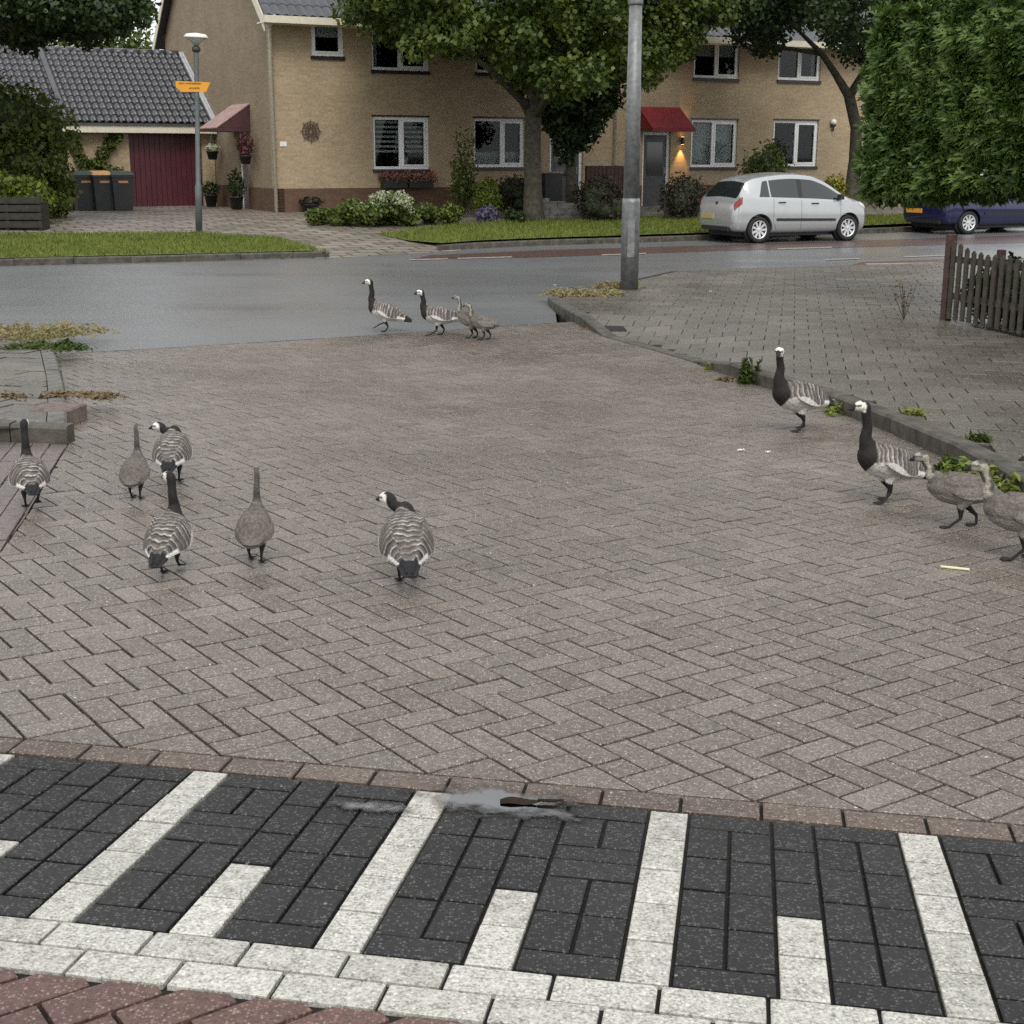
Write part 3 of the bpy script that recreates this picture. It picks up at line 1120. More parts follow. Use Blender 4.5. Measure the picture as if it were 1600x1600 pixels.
# ---- corner of the pavement on the left, with its gully
lp = hits([(106, 690), (105, 640), (98, 600), (82, 556), (60, 536), (0, 517), (-200, 505), (-600, 500)]) + [(-14, 8.0), (-6.2, 8.0)] + hits([(-120, 690), (0, 692)])
CK = hits([(106, 692), (106, 650), (100, 610), (84, 556), (60, 536), (0, 517), (-200, 505), (-500, 501)])
BK = hits([(-200, 684), (0, 690), (106, 694)])
lside = sheet('corner_pavement', lp, gz, 0.5, 'joint', off=0.0895)
cells = []
for i in range(-30, 2):
    for j in range(25, 52):
        u = (i + (0.5 if j % 2 else 0)) * Tl; v = j * Tl
        c = (-3.2 + u * tc - v * ts_ * 1.0, u * ts_ + v * tc)
        if inside(c, lp):
            h_ = Tl / 2
            poly = [(c[0] + a * h_ * tc - b_ * h_ * ts_, c[1] + a * h_ * ts_ + b_ * h_ * tc) for a, b_ in ((-1, -1), (1, -1), (1, 1), (-1, 1))]
            poly = clip_run(poly, c, CK, 0.122, 1)
            poly = clip_run(poly, c, BK, 0.122, 1)
            if len(poly) > 2:
                cells.append(poly)
paving(cells, lside, 'tile', 'tile', lambda x, y: gz(x, y) + 0.1, 300, 'far_tiles', joint=0.005, jit=0.004)
kerb_run('corner_kerb', CK, gz, 0.104, 0.12, 'kerb', 0.8, 1)
kerb_run('bay_kerb', BK, gz, 0.11, 0.12, 'kerbdark', 0.9, 1)
# bay of stretcher bricks in front of it
bay_poly = [BAY[0], BAY[1], BAY[2], BAY[3], BAY[4]] + [(-6, 4.0), (-8, 7)] + hits([(-250, 690), (0, 695)])
bay = sheet('parking_bay', bay_poly, gz, 0.5, 'joint', off=-0.0135)
cells = []
a0, a1 = Vector(BAY[3]), Vector(BAY[0])
bu = (a1 - a0).normalized(); bv = Vector((-bu.y, bu.x))
for i in range(-14, 24):
    for j in range(-6, 26):
        u = (i + (0.5 if j % 2 else 0)) * 0.214; v = j * WM
        poly = []
        for du, dv in ((0, 0), (0.214, 0), (0.214, WM), (0, WM)):
            p = a0 + bu * (u + du) + bv * (v + dv)
            poly.append((p.x, p.y))
        c = (sum(p[0] for p in poly) / 4, sum(p[1] for p in poly) / 4)
        if c[0] > -6 and any(inside(p, bay_poly) for p in poly):
            poly = clip_run(poly, c, BAY, 0.0, -1, 0.2)
            poly = clip_run(poly, c, BK, 0.0, -1, 0.2)
            if len(poly) > 2:
                cells.append(poly)
paving(cells, bay, 'brick', 'clink', gz, 300, 'far_bricks', joint=0.003, jit=0.002)
# cast iron gully in the kerb
gp = hit(86, 664)
gul = empty('street_gully', (gp.x, gp.y, gz(gp.x, gp.y)), math.radians(-8))
tag(gul, 'cast iron kerb gully with dark inlet at the left corner of the pavement', 'drain')
MB().bbox(-0.16, 0.12, -0.06, 0.26, -0.05, 0.112, 0.012).build('gully_top', pm('rusty_iron', (0.115, 0.085, 0.07), 0.7, var=0.4, scale=20, bmp=0.4, bscale=80), gul)
MB().box(-0.15, 0.11, -0.068, -0.05, 0.0, 0.085).build('inlet', 'blackplastic', gul)
m = MB()
for k in (-0.075, 0.0, 0.075):
    MB().box(k - 0.008, k + 0.008, -0.075, -0.06, 0.0, 0.09).build('inlet_bar', 'darkmetal', gul)

# ================================================================== HOUSE
def house_root(name, e0, n0, label, cat='house'):
    p = O + FE * e0 + FN * n0
    r = empty(name, (p.x, p.y, O.z), math.atan2(FE.y, FE.x))
    tag(r, label, cat)
    return r


def wall_panel(w, h, openings, th, flip=False):
    """vertical wall in the xz plane (front at y=0) with rectangular openings"""
    xs = sorted({0.0, w} | {round(v, 4) for o in openings for v in (o[0], o[1])})
    zs = sorted({0.0, h} | {round(v, 4) for o in openings for v in (o[2], o[3])})
    m = MB()
    for i in range(len(xs) - 1):
        run = None
        for k in range(len(zs) - 1):
            cx, cz = (xs[i] + xs[i + 1]) / 2, (zs[k] + zs[k + 1]) / 2
            hole = any(o[0] < cx < o[1] and o[2] < cz < o[3] for o in openings)
            if not hole:
                if run is None:
                    run = [zs[k], zs[k + 1]]
                else:
                    run[1] = zs[k + 1]
            if hole or k == len(zs) - 2:
                if run:
                    m.box(xs[i], xs[i + 1], 0, th, run[0], run[1])
                run = None
    return m


def window(root, x0, x1, z0, z1, split=0.5, blind=None, sill=True):
    """white frame with two lights, glass, dark sill, what hangs behind"""
    fw = 0.075
    d0, d1 = 0.05, 0.115
    m = MB()
    m.box(x0, x1, d0, d1, z0, z0 + fw); m.box(x0, x1, d0, d1, z1 - fw, z1)
    m.box(x0, x0 + fw, d0, d1, z0 + fw, z1 - fw); m.box(x1 - fw, x1, d0, d1, z0 + fw, z1 - fw)
    fr = None
    lights = []
    if split:
        xm = x0 + (x1 - x0) * split
        m.box(xm - 0.045, xm + 0.045, d0 - 0.004, d1, z0 + fw, z1 - fw)
        lights = [(x0 + fw, xm - 0.045), (xm + 0.045, x1 - fw)]
    else:
        lights = [(x0 + fw, x1 - fw)]
    fr = m.build('window', 'wframe', root)
    # opening sash on the last light
    a, b_ = lights[-1]
    s = MB()
    sw = 0.05
    s.box(a, b_, d0 - 0.012, d0 + 0.03, z0 + fw, z0 + fw + sw); s.box(a, b_, d0 - 0.012, d0 + 0.03, z1 - fw - sw, z1 - fw)
    s.box(a, a + sw, d0 - 0.012, d0 + 0.03, z0 + fw + sw, z1 - fw - sw); s.box(b_ - sw, b_, d0 - 0.012, d0 + 0.03, z0 + fw + sw, z1 - fw - sw)
    s.build('sash', 'wframe', fr)
    for a, b_ in lights:
        MB().box(a, b_, d0 + 0.035, d0 + 0.041, z0 + fw, z1 - fw).build('pane', 'glass', fr)
    if sill:
        MB().bbox(x0 - 0.03, x1 + 0.03, -0.045, 0.05, z0 - 0.095, z0 - 0.004, 0.008).build('sill', 'sill', fr)
        MB().box(x0 - 0.03, x1 + 0.03, -0.012, 0.05, z1 + 0.004, z1 + 0.05).build('lintel', 'sill', fr)
    h = z1 - z0
    if blind == 'slats':
        for k in range(7):
            zc = z1 - fw - 0.06 - k * 0.13
            MB().box(x0 + fw, x1 - fw, 0.22, 0.225, zc - 0.032, zc + 0.032).build('blind_slat', 'blind', fr)
        p = MB().lathe([(0.09, 0), (0.11, 0.05), (0.13, 0.22), (0.12, 0.24)], 12, Matrix.Translation((x0 + (x1 - x0) * 0.62, 0.3, z0 + fw)))
        p.build('vase', 'curtain', fr, True)
    elif blind == 'cafe':
        MB().box(x0 + fw, x1 - fw, 0.2, 0.205, z0 + fw, z0 + 0.42).build('cafe_curtain', 'curtain', fr)
    elif blind == 'net':
        m = MB()
        nfold = 26
        for k in range(nfold):
            xa = x0 + fw + (x1 - x0 - 2 * fw) * k / nfold; xb = x0 + fw + (x1 - x0 - 2 * fw) * (k + 1) / nfold
            ya, yb = 0.22 + 0.02 * (k % 2), 0.22 + 0.02 * ((k + 1) % 2)
            m.add([(xa, ya, z0 + 0.1), (xb, yb, z0 + 0.1), (xb, yb, z1 - 0.1), (xa, ya, z1 - 0.1)], [(0, 1, 2, 3)])
        m.build('net_curtain', 'curtain', fr)
    elif blind == 'half':
        MB().box(x0 + fw, x1 - fw, 0.2, 0.205, z0 + h * 0.52, z1 - fw).build('roller_blind', 'curtain', fr)
    elif blind == 'drape':
        for a, b_ in ((x0 + fw, x0 + fw + 0.16), (x1 - fw - 0.14, x1 - fw)):
            MB().box(a, b_, 0.2, 0.24, z0 + fw, z1 - fw).build('drape', 'blind', fr)
    return fr


def pipe(name, root, pts, r, mat='cream'):
    m = MB().tube(pts, r, 10)
    return m.build(name, mat, root, True)


WZ0, WZ1 = 1.12, 2.52                    # ground floor windows
UZ0, UZ1 = 3.80, 5.0                     # upper windows
HT = 5.2
DEPTH = 10.6


def house(e0, width, wins, doors, label, gable):
    root = house_root('house', e0, 0, label)
    ops = [(w_[0], w_[1], w_[2], w_[3]) for w_ in wins] + [(d[0], d[1], 0.0, d[2]) for d in doors]
    hi = [(a, b_, c - 0.62, d - 0.62) for a, b_, c, d in ops]
    wl = wall_panel(width, HT - 0.62, [(a, b_, max(0.0, c), d) for a, b_, c, d in hi if d > 0], 0.25)
    o = wl.build('wall', 'brickF', root); o.location.z = 0.62
    plw = wall_panel(width, 0.92, [(a, b_, 0.0, 0.92) for a, b_, c in [(d[0], d[1], d[2]) for d in doors]], 0.262)
    o = plw.build('plinth', 'plinthF', root); o.location = (0, -0.012, -0.3)
    for (x0, x1, z0, z1, sp_, bl) in wins:
        window(root, x0, x1, z0, z1, sp_, bl)
    MB().box(0.27, width - 0.02, 0.28, DEPTH - 0.28, HT - 0.10, HT - 0.04).build('attic_floor', 'cream', root)
    MB().box(0.27, width - 0.02, 0.28, DEPTH - 0.28, 2.66, 2.80).build('upper_floor', 'doorwood', root)
    # roof
    rise = DEPTH / 2 * 0.9
    m = MB()
    ov_ = 0.5
    zr = HT + rise
    sl = rise / (DEPTH / 2)
    x0r, x1r = (-0.28 if gable else 0.0), width
    m.add([(x0r, -ov_, HT - ov_ * sl + 0.2), (x1r, -ov_, HT - ov_ * sl + 0.2), (x1r, DEPTH / 2, zr + 0.2), (x0r, DEPTH / 2, zr + 0.2),
           (x0r, -ov_, HT - ov_ * sl + 0.08), (x1r, -ov_, HT - ov_ * sl + 0.08), (x1r, DEPTH / 2, zr + 0.08), (x0r, DEPTH / 2, zr + 0.08)],
          [(0, 1, 2, 3), (7, 6, 5, 4), (0, 4, 5, 1), (1, 5, 6, 2), (2, 6, 7, 3), (3, 7, 4, 0)])
    b2 = DEPTH + ov_
    m.add([(x1r, b2, HT - ov_ * sl + 0.2), (x0r, b2, HT - ov_ * sl + 0.2), (x0r, DEPTH / 2, zr + 0.2), (x1r, DEPTH / 2, zr + 0.2),
           (x1r, b2, HT - ov_ * sl + 0.08), (x0r, b2, HT - ov_ * sl + 0.08), (x0r, DEPTH / 2, zr + 0.08), (x1r, DEPTH / 2, zr + 0.08)],
          [(0, 1, 2, 3), (7, 6, 5, 4), (0, 4, 5, 1), (1, 5, 6, 2), (2, 6, 7, 3), (3, 7, 4, 0)])
    rf = m.build('roof', 'rooftile', root)
    # first courses of pan tiles above the gutter
    tm = MB()
    prof = [(0.0, 0.0), (0.06, 0.035), (0.12, 0.045), (0.18, 0.03), (0.24, 0.0)]
    tm.add([(x, 0, z) for x, z in prof] + [(x, 0.36, z + 0.36 * sl - 0.02) for x, z in prof] + [(x, 0, z - 0.015) for x, z in prof],
           [(i, i + 1, i + 6, i + 5) for i in range(4)] + [(i + 10, i + 11, i + 1, i) for i in range(4)])
    tme = mesh('roof_tile', tm.V, tm.F)
    tme.materials.append(MT['rooftile'])
    for r_ in range(2):
        k = 0
        while x0r + 0.24 * (k + 1) <= min(x1r, 6.0):
            t_o = link('roof_tile', tme, None, rf)
            yy = -ov_ + r_ * 0.32
            t_o.location = (x0r + 0.24 * k, yy, HT + yy * sl + 0.235)
            k += 1
    # gutter
    g = MB()
    gx0, gx1 = x0r - 0.05, width
    gz_ = HT - ov_ * sl + 0.02
    g.box(gx0, gx1, -ov_ - 0.16, -ov_ + 0.0, gz_ + 0.02, gz_ + 0.20)
    g.box(gx0, gx1, -ov_ + 0.002, 0.0, gz_ + 0.02, gz_ + 0.06)
    g.build('gutter', 'cream', root)
    return root, zr, sl


H1W = [(2.85, 4.53, WZ0, WZ1, 0.5, 'slats'), (5.93, 7.58, WZ0 + 0.05, WZ1, 0.56, 'cafe'), (1.14, 2.05, 4.06, 5.0, None, 'half'),
       (2.85, 4.55, UZ0 - 0.05, UZ1, 0.5, 'drape'), (6.0, 7.6, UZ0 - 0.03, UZ1, 0.5, 'half')]
H1D = [(8.42, 9.55, 2.38)]
h1, ZR, SL = house(0.0, 10.68, H1W, H1D, 'left yellow brick house with bare gable wall, rose window box and white drainpipe', True)
# gable wall seen from the left
m = MB()
th = 0.25
for (n0, n1, z0, z1) in ((0.252, 2.32, 0.62, HT), (2.32, 3.12, 2.16, HT), (3.12, DEPTH, 0.62, HT)):
    m.box(0.003, th, n0, n1, z0, z1)
m.add([(0.003, 0, HT), (0.003, DEPTH, HT), (0.003, DEPTH / 2, ZR), (th, 0, HT), (th, DEPTH, HT), (th, DEPTH / 2, ZR)], [(0, 2, 1), (3, 4, 5), (0, 3, 5, 2), (1, 2, 5, 4), (0, 1, 4, 3)])
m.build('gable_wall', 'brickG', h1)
m = MB()
m.box(-0.012, th, -0.012, 2.32, -0.3, 0.62); m.box(-0.012, th, 3.12, DEPTH, -0.3, 0.62)
m.build('gable_plinth', 'plinthG', h1)
MB().box(0.25, 10.68, DEPTH - 0.25, DEPTH, -0.3, HT).build('rear_wall', 'brickF', h1)
# verge boards on the gable
m = MB()
for s_ in (0, 1):
    n0, z0 = (-0.5, HT - 0.5 * SL) if s_ == 0 else (DEPTH + 0.5, HT - 0.5 * SL)
    n1, z1 = DEPTH / 2, ZR
    for (q0, q1, lo, hi_) in ((-0.31, -0.283, -0.16, 0.16),):
        m.add([(q0, n0, z0 + lo), (q0, n1, z1 + lo), (q0, n1, z1 + hi_), (q0, n0, z0 + hi_), (q1, n0, z0 + lo), (q1, n1, z1 + lo), (q1, n1, z1 + hi_), (q1, n0, z0 + hi_)],
              [(0, 1, 2, 3), (7, 6, 5, 4), (0, 4, 5, 1), (1, 5, 6, 2), (2, 6, 7, 3), (3, 7, 4, 0)])
m.build('verge_board', 'cream', h1)
pipe('drainpipe', h1, [(-0.03, -0.56, 4.95), (-0.03, -0.3, 4.85), (-0.02, -0.09, 4.7), (-0.02, -0.09, -0.02)], 0.05)
# side door in the gable
sd_ = empty('side_door', (0, 2.72, 0), 0, h1)
MB().box(0.05, 0.11, -0.40, -0.31, 0.0, 2.16).build('door_jamb', 'wframe', sd_)
MB().box(0.05, 0.11, 0.31, 0.40, 0.0, 2.16).build('door_jamb', 'wframe', sd_)
MB().box(0.07, 0.11, -0.31, 0.31, 0.0, 2.16).build('door_leaf', pm('side_door_paint', (0.16, 0.13, 0.12), 0.5, var=0.2), sd_)
# pitched canopy over it
cv = empty('door_canopy', (0, 0, 0), 0, h1)
za, zb = 2.22, 2.86
c0, c1, cmid = 1.9, 5.0, 2.2
m = MB()
m.add([(-0.02, 1.95, za), (-0.95, 1.95, za), (-0.02, 1.95, zb), (-0.02, 3.6, za), (-0.95, 3.6, za), (-0.02, 3.6, zb)], [(0, 2, 1), (3, 4, 5), (1, 4, 3, 0)])
m.box(-0.96, -0.02, 1.945, 3.605, za - 0.10, za - 0.005)
m.build('canopy_sides', 'canopy', cv)
MB().add([(-0.97, 1.93, za + 0.005), (-0.97, 3.62, za + 0.005), (0.0, 3.62, zb + 0.02), (0.0, 1.93, zb + 0.02), (-0.97, 1.93, za - 0.02), (-0.97, 3.62, za - 0.02), (0.0, 3.62, zb - 0.012), (0.0, 1.93, zb - 0.012)],
         [(0, 3, 2, 1), (4, 5, 6, 7), (0, 1, 5, 4), (2, 3, 7, 6), (0, 4, 7, 3), (1, 2, 6, 5)]).build('canopy_top', 'canopytop', cv)
# front door and small things on the front
def front_door(root, x0, x1, z1, mat='doorwood', light=True):
    d = empty('front_door', (0, 0, 0), 0, root)
    m = MB()
    m.box(x0, x0 + 0.09, 0.08, 0.16, -0.05, z1); m.box(x1 - 0.09, x1, 0.08, 0.16, -0.05, z1); m.box(x0 + 0.09, x1 - 0.09, 0.08, 0.16, z1 - 0.09, z1)
    m.build('door_frame', 'wframe', d)
    MB().box(x0 + 0.09, x1 - 0.09, 0.11, 0.15, -0.05, z1 - 0.09).build('door_leaf', mat, d)
    MB().box(x0 + 0.22, x1 - 0.22, 0.104, 0.109, 0.9, z1 - 0.3).build('door_glass', 'carglass', d)
    MB().tube([(x1 - 0.17, 0.09, 0.95), (x1 - 0.17, 0.06, 0.98), (x1 - 0.17, 0.06, 1.12), (x1 - 0.17, 0.09, 1.15)], 0.012, 6).build('door_handle', 'zinc', d)
    return d


front_door(h1, 8.42, 9.55, 2.38)
np_ = MB().bbox(0.17, 0.36, -0.02, -0.002, 1.72, 1.84, 0.004).build('number_plate', 'lampwhite', h1)
# round metal wall ornament
m = MB()
for k in range(16):
    a = k / 16 * 6.283
    r0 = 0.05
    r1 = 0.23 if k % 2 else 0.30
    m.tube([(math.cos(a) * r0, 0, math.sin(a) * r0), (math.cos(a + 0.12) * r1 * 0.6, -0.01, math.sin(a + 0.12) * r1 * 0.6), (math.cos(a) * r1, 0, math.sin(a) * r1)], 0.012, 5)
for r1 in (0.07, 0.16, 0.24):
    m.tube([(math.cos(k / 20 * 6.283) * r1, 0, math.sin(k / 20 * 6.283) * r1) for k in range(21)], 0.011, 5, False)
orn = m.build('wall_ornament', pm('rusty_ornament', (0.075, 0.045, 0.03), 0.7, var=0.3), h1)
orn.location = (1.04, -0.04, 2.12)
pipe('drainpipe', h1, [(10.60, -0.6, 4.9), (10.60, -0.09, 4.7), (10.60, -0.09, 0.3)], 0.045)

H2W = [(13.42, 15.17, WZ0 + 0.04, WZ1 + 0.06, 0.48, 'net'), (16.58, 18.38, WZ0 + 0.06, WZ1 + 0.08, 0.52, None), (13.43, 15.12, UZ0 + 0.02, UZ1 + 0.05, 0.5, 'half'), (16.64, 18.34, UZ0 + 0.04, UZ1 + 0.05, 0.5, 'drape')]
H2W = [(a - 10.684, b_ - 10.684, c, d, e_, f_) for a, b_, c, d, e_, f_ in H2W] + [(10.95 - 10.684, 12.3 - 10.684, UZ0, UZ1, 0.5, 'half')]
H2D = [(11.65 - 10.684, 12.66 - 10.684, 2.2)]
h2, ZR2, SL2 = house(10.684, 14.0, H2W, H2D, 'right yellow brick house with red door awning behind the parked silver car', False)
MB().box(0.0, 14.0, DEPTH - 0.25, DEPTH, -0.3, HT).build('rear_wall', 'brickF', h2)
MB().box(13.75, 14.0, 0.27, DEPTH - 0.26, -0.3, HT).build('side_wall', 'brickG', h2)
front_door(h2, 11.65 - 10.684, 12.66 - 10.684, 2.2)
# red fabric awning
ax0, ax1 = 11.45 - 10.684, 12.95 - 10.684
aw = empty('door_awning', (0, 0, 0), 0, h2)
MB().add([(ax0, -0.01, 2.93), (ax1, -0.01, 2.93), (ax1 + 0.02, -0.85, 2.30), (ax0 - 0.02, -0.85, 2.30), (ax0, -0.01, 2.90), (ax1, -0.01, 2.90), (ax1 + 0.02, -0.83, 2.28), (ax0 - 0.02, -0.83, 2.28)],
         [(0, 3, 2, 1), (4, 5, 6, 7), (3, 7, 6, 2), (0, 1, 5, 4), (0, 4, 7, 3), (1, 2, 6, 5)]).build('awning_fabric', 'awning', aw)
m = MB()
for xx in (ax0, ax1):
    m.add([(xx, -0.012, 2.89), (xx, -0.012, 2.30), (xx, -0.80, 2.285)], [(0, 1, 2)])
    m.tube([(xx, -0.012, 2.30), (xx, -0.83, 2.28)], 0.015, 6)
m.box(ax0 - 0.02, ax1 + 0.02, -0.86, -0.845, 2.20, 2.31)
m.build('awning_sides', 'awning', aw)
# lit wall lamp beside that door
lm = empty('wall_lamp', (13.03 - 10.684, 0, 1.95), 0, h2)
MB().lathe([(0.055, -0.11), (0.055, 0.11)], 14, Matrix.Translation((0, -0.10, 0))).build('lamp_housing', 'darkmetal', lm, True)
MB().box(-0.02, 0.02, -0.06, -0.0, -0.02, 0.02).build('lamp_bracket', 'darkmetal', lm)
for zz in (-0.113, 0.1115):
    MB().lathe([(0.048, zz - 0.001), (0.048, zz + 0.002)], 14, Matrix.Translation((0, -0.10, 0))).build('lamp_lens', 'glow', lm)
for sgn in (-1, 1):
    ld = bpy.data.lights.new('wall_lamp_light', 'SPOT')
    ld.energy = 55 if sgn < 0 else 35
    ld.color = (1.0, 0.52, 0.16)
    ld.spot_size = math.radians(62); ld.spot_blend = 0.6
    ld.shadow_soft_size = 0.03
    lo = bpy.data.objects.new('wall_lamp_light', ld)
    col.objects.link(lo)
    lo.parent = lm
    lo.location = (0, -0.10, sgn * 0.13)
    lo.rotation_euler = (0 if sgn < 0 else math.pi, 0, 0)
# unlit lantern on the right
l2 = empty('wall_lantern', (18.93 - 10.684, -0.08, 2.5), 0, h2)
MB().lathe([(0.02, -0.22), (0.03, -0.1), (0.085, -0.04), (0.09, 0.0)], 12).build('lantern_base', 'darkmetal', l2, True)
MB().lathe([(0.085, 0.002), (0.10, 0.06), (0.08, 0.13), (0.02, 0.17)], 12).build('lantern_globe', 'lampwhite', l2, True)
MB().box(-0.015, 0.015, 0.0, 0.08, -0.2, -0.17).build('lantern_arm', 'darkmetal', l2)
# flower trough under the left window
fp = O + FE * 2.95 + FN * -0.02
fb = empty('window_box', (fp.x, fp.y, O.z + 0.62), math.atan2(FE.y, FE.x))
tag(fb, 'dark window box full of pink flowers below the left ground floor window', 'window box')
for k in range(2):
    MB().bbox(0.06 + k * 0.78, 0.78 + k * 0.78, -0.30, -0.06, 0.0, 0.22, 0.01).build('trough', 'pot', fb)
g = np.random.default_rng(5)
P = np.stack([g.uniform(0.0, 1.66, 900), g.uniform(-0.36, -0.04, 900), 0.2 + np.abs(g.normal(0.08, 0.07, 900))], 1)
leaves('flowers', P[:650], np.tile([0, -0.4, 1], (650, 1)), 0.055, 'pink', fb, 1.1)
leaves('foliage', P[650:] - np.array([0, 0, 0.05]), np.tile([0, -0.4, 1], (250, 1)), 0.06, 'shrub', fb)

# ================================================================== GARAGE
ga = house_root('garage', -4.45, 5.5, 'low garage with black tiled roof and burgundy door beside the gable', 'garage')
gw = 4.43
gd0, gd1 = 1.90, 4.05
MB_ = wall_panel(gw, 2.25, [(gd0, gd1, 0.0, 2.12)], 0.25)
o = MB_.build('wall', 'brickF', ga)
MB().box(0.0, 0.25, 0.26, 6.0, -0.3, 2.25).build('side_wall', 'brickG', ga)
MB().box(0.25, gw, 5.75, 6.0, -0.3, 2.25).build('rear_wall', 'brickF', ga)
gdo = empty('garage_door', (0, 0, 0), 0, ga)
for k in range(14):
    w0 = (gd1 - gd0) / 14
    MB().bbox(gd0 + k * w0 + 0.004, gd0 + (k + 1) * w0 - 0.004, 0.10, 0.14, -0.05, 2.12, 0.004).build('door_board', 'gdoor', gdo)
MB().box(gd0 - 0.0, gd1, 0.145, 0.18, -0.05, 2.12).build('door_back', 'gdoor', gdo)
MB().box(1.5, 1.62, -0.0, 0.0, 0, 0)
MB().box(-0.15, gw, -0.36, -0.27, 2.10, 2.34).build('fascia', 'cream', ga)
MB().box(-0.15, gw, -0.26, 0.0, 2.28, 2.33).build('soffit', 'cream', ga)
# roof deck and tiles
RZ0, RZ1 = 2.36, 4.52
RN0, RN1 = -0.40, 3.0
RX0, RX1 = -4.2, gw - 0.14
slope = (RZ1 - RZ0) / (RN1 - RN0)
m = MB()
m.add([(RX0, RN0, RZ0), (RX1, RN0, RZ0), (RX1, RN1, RZ1), (RX0, RN1, RZ1), (RX0, RN0, RZ0 - 0.06), (RX1, RN0, RZ0 - 0.06), (RX1, RN1, RZ1 - 0.06), (RX0, RN1, RZ1 - 0.06)],
      [(0, 1, 2, 3), (7, 6, 5, 4), (0, 4, 5, 1), (1, 5, 6, 2), (2, 6, 7, 3), (3, 7, 4, 0)])
m.add([(RX1, 6.4, RZ0), (RX0, 6.4, RZ0), (RX0, RN1, RZ1), (RX1, RN1, RZ1)], [(0, 1, 2, 3)])
grf = m.build('roof', 'rooftile', ga)
rows_, per = 12, 0.205
ang = math.atan(slope)
pitch_len = math.hypot(RN1 - RN0, RZ1 - RZ0)
rl = pitch_len / rows_
prof = [(0.0, 0.004), (0.025, 0.012), (0.06, 0.055), (0.10, 0.072), (0.14, 0.055), (0.175, 0.012), (0.202, 0.004)]
k7 = len(prof)
V = [(x, 0.0, z + 0.035) for x, z in prof] + [(x, rl * 1.12, z) for x, z in prof] + [(x, 0.0, z + 0.010) for x, z in prof]
F = [(i, i + 1, i + k7 + 1, i + k7) for i in range(k7 - 1)] + [(i + 2 * k7, i + 2 * k7 + 1, i + 1, i) for i in range(k7 - 1)]
tme = mesh('roof_tile', V, F)
tme.materials.append(MT['rooftile'])
tme.polygons.foreach_set('use_smooth', [True] * len(tme.polygons))
cols_ = int((RX1 - 0.0) / per)
left_t = MB()
for r_ in range(rows_):
    for c_i in range(int((RX1 - RX0) / per)):
        xx = RX1 - per * (c_i + 1)
        yy = RN0 + r_ * rl * math.cos(ang); zz = RZ0 + r_ * rl * math.sin(ang)
        Mt = Matrix.Translation((xx, yy, zz)) @ Matrix.Rotation(ang + random.gauss(0, 0.006), 4, 'X')
        if c_i < 24:
            t_o = link('roof_tile', tme, None, grf)
            t_o.matrix_local = Mt
        else:
            left_t.add([Mt @ Vector(v) for v in V], F)
o = left_t.build('far_roof_tiles', 'rooftile', grf, True)
o['kind'] = 'stuff'
for k in range(22):
    xx = RX1 - 0.4 * (k + 1)
    if xx < RX0:
        break
    t_o = MB().tube([(0.0, 0, 0), (0.395, 0, 0)], [0.105, 0.115], 10).build('ridge_tile', 'rooftile', grf, True)
    t_o.location = (xx, RN1, RZ1 + 0.01)
# verge tiles / flashing against the gable
for q, xx in ((0, RX1 + 0.005), (1, RX1 + 0.085)):
    Mt = Matrix.Translation((xx, RN0, RZ0)) @ Matrix.Rotation(ang, 4, 'X')
    m = MB()
    m.bbox(0.0, 0.07, 0.0, pitch_len, 0.0, 0.10, 0.008, Mt)
    m.build('verge_flashing', 'zinc', grf)
Mt = Matrix.Translation((0.02, RN0, RZ0)) @ Matrix.Rotation(ang, 4, 'X')
MB().bbox(0.0, 0.16, 0.0, pitch_len, 0.06, 0.14, 0.03, Mt).build('party_ridge', 'rooftile', grf)
# second garage further left, mostly hidden by shrubs
gb = house_root('garage', -8.7, 5.5, 'far left garage wall half hidden behind the big shrub', 'garage')
MB().box(0.0, 4.2, 0.0, 0.25, -0.3, 2.25).build('wall', 'brickF', gb)
MB().box(0.0, 0.25, 0.26, 6.0, -0.3, 2.25).build('side_wall', 'brickG', gb)
MB().box(-0.15, 4.08, -0.36, -0.27, 2.10, 2.34).build('fascia', 'cream', gb)

# ================================================================== STREET FURNITURE
# tall mast on the pavement corner
mp_ = hit(983, 452, swz)
ms = empty('lamp_mast', tuple(mp_))
tag(ms, 'tall grey galvanised lamp mast on the right pavement corner', 'lamp post')
MB().lathe([(0.125, 0.0), (0.125, 1.18), (0.118, 1.24)], 20).build('mast_base', 'pole', ms, True)
MB().lathe([(0.112, 1.22), (0.085, 3.75)], 20).build('mast_shaft', 'pole', ms, True)
MB().lathe([(0.095, 3.75), (0.098, 3.77), (0.098, 3.83), (0.09, 3.85)], 20).build('mast_collar', 'pole', ms, True)
MB().lathe([(0.072, 3.84), (0.055, 7.6)], 20).build('mast_upper', 'pole', ms, True)
MB().tube([(0, 0, 7.55), (0.0, 0.3, 7.75), (0, 1.1, 7.85)], 0.035, 10).build('mast_arm', 'pole', ms, True)
MB().bbox(-0.12, 0.12, 0.95, 1.55, 7.78, 7.92, 0.03).build('lamp_head', 'darkmetal', ms)
MB().bbox(-0.05, 0.05, -0.128, -0.11, 0.45, 0.95, 0.006).build('service_door', 'pole', ms)

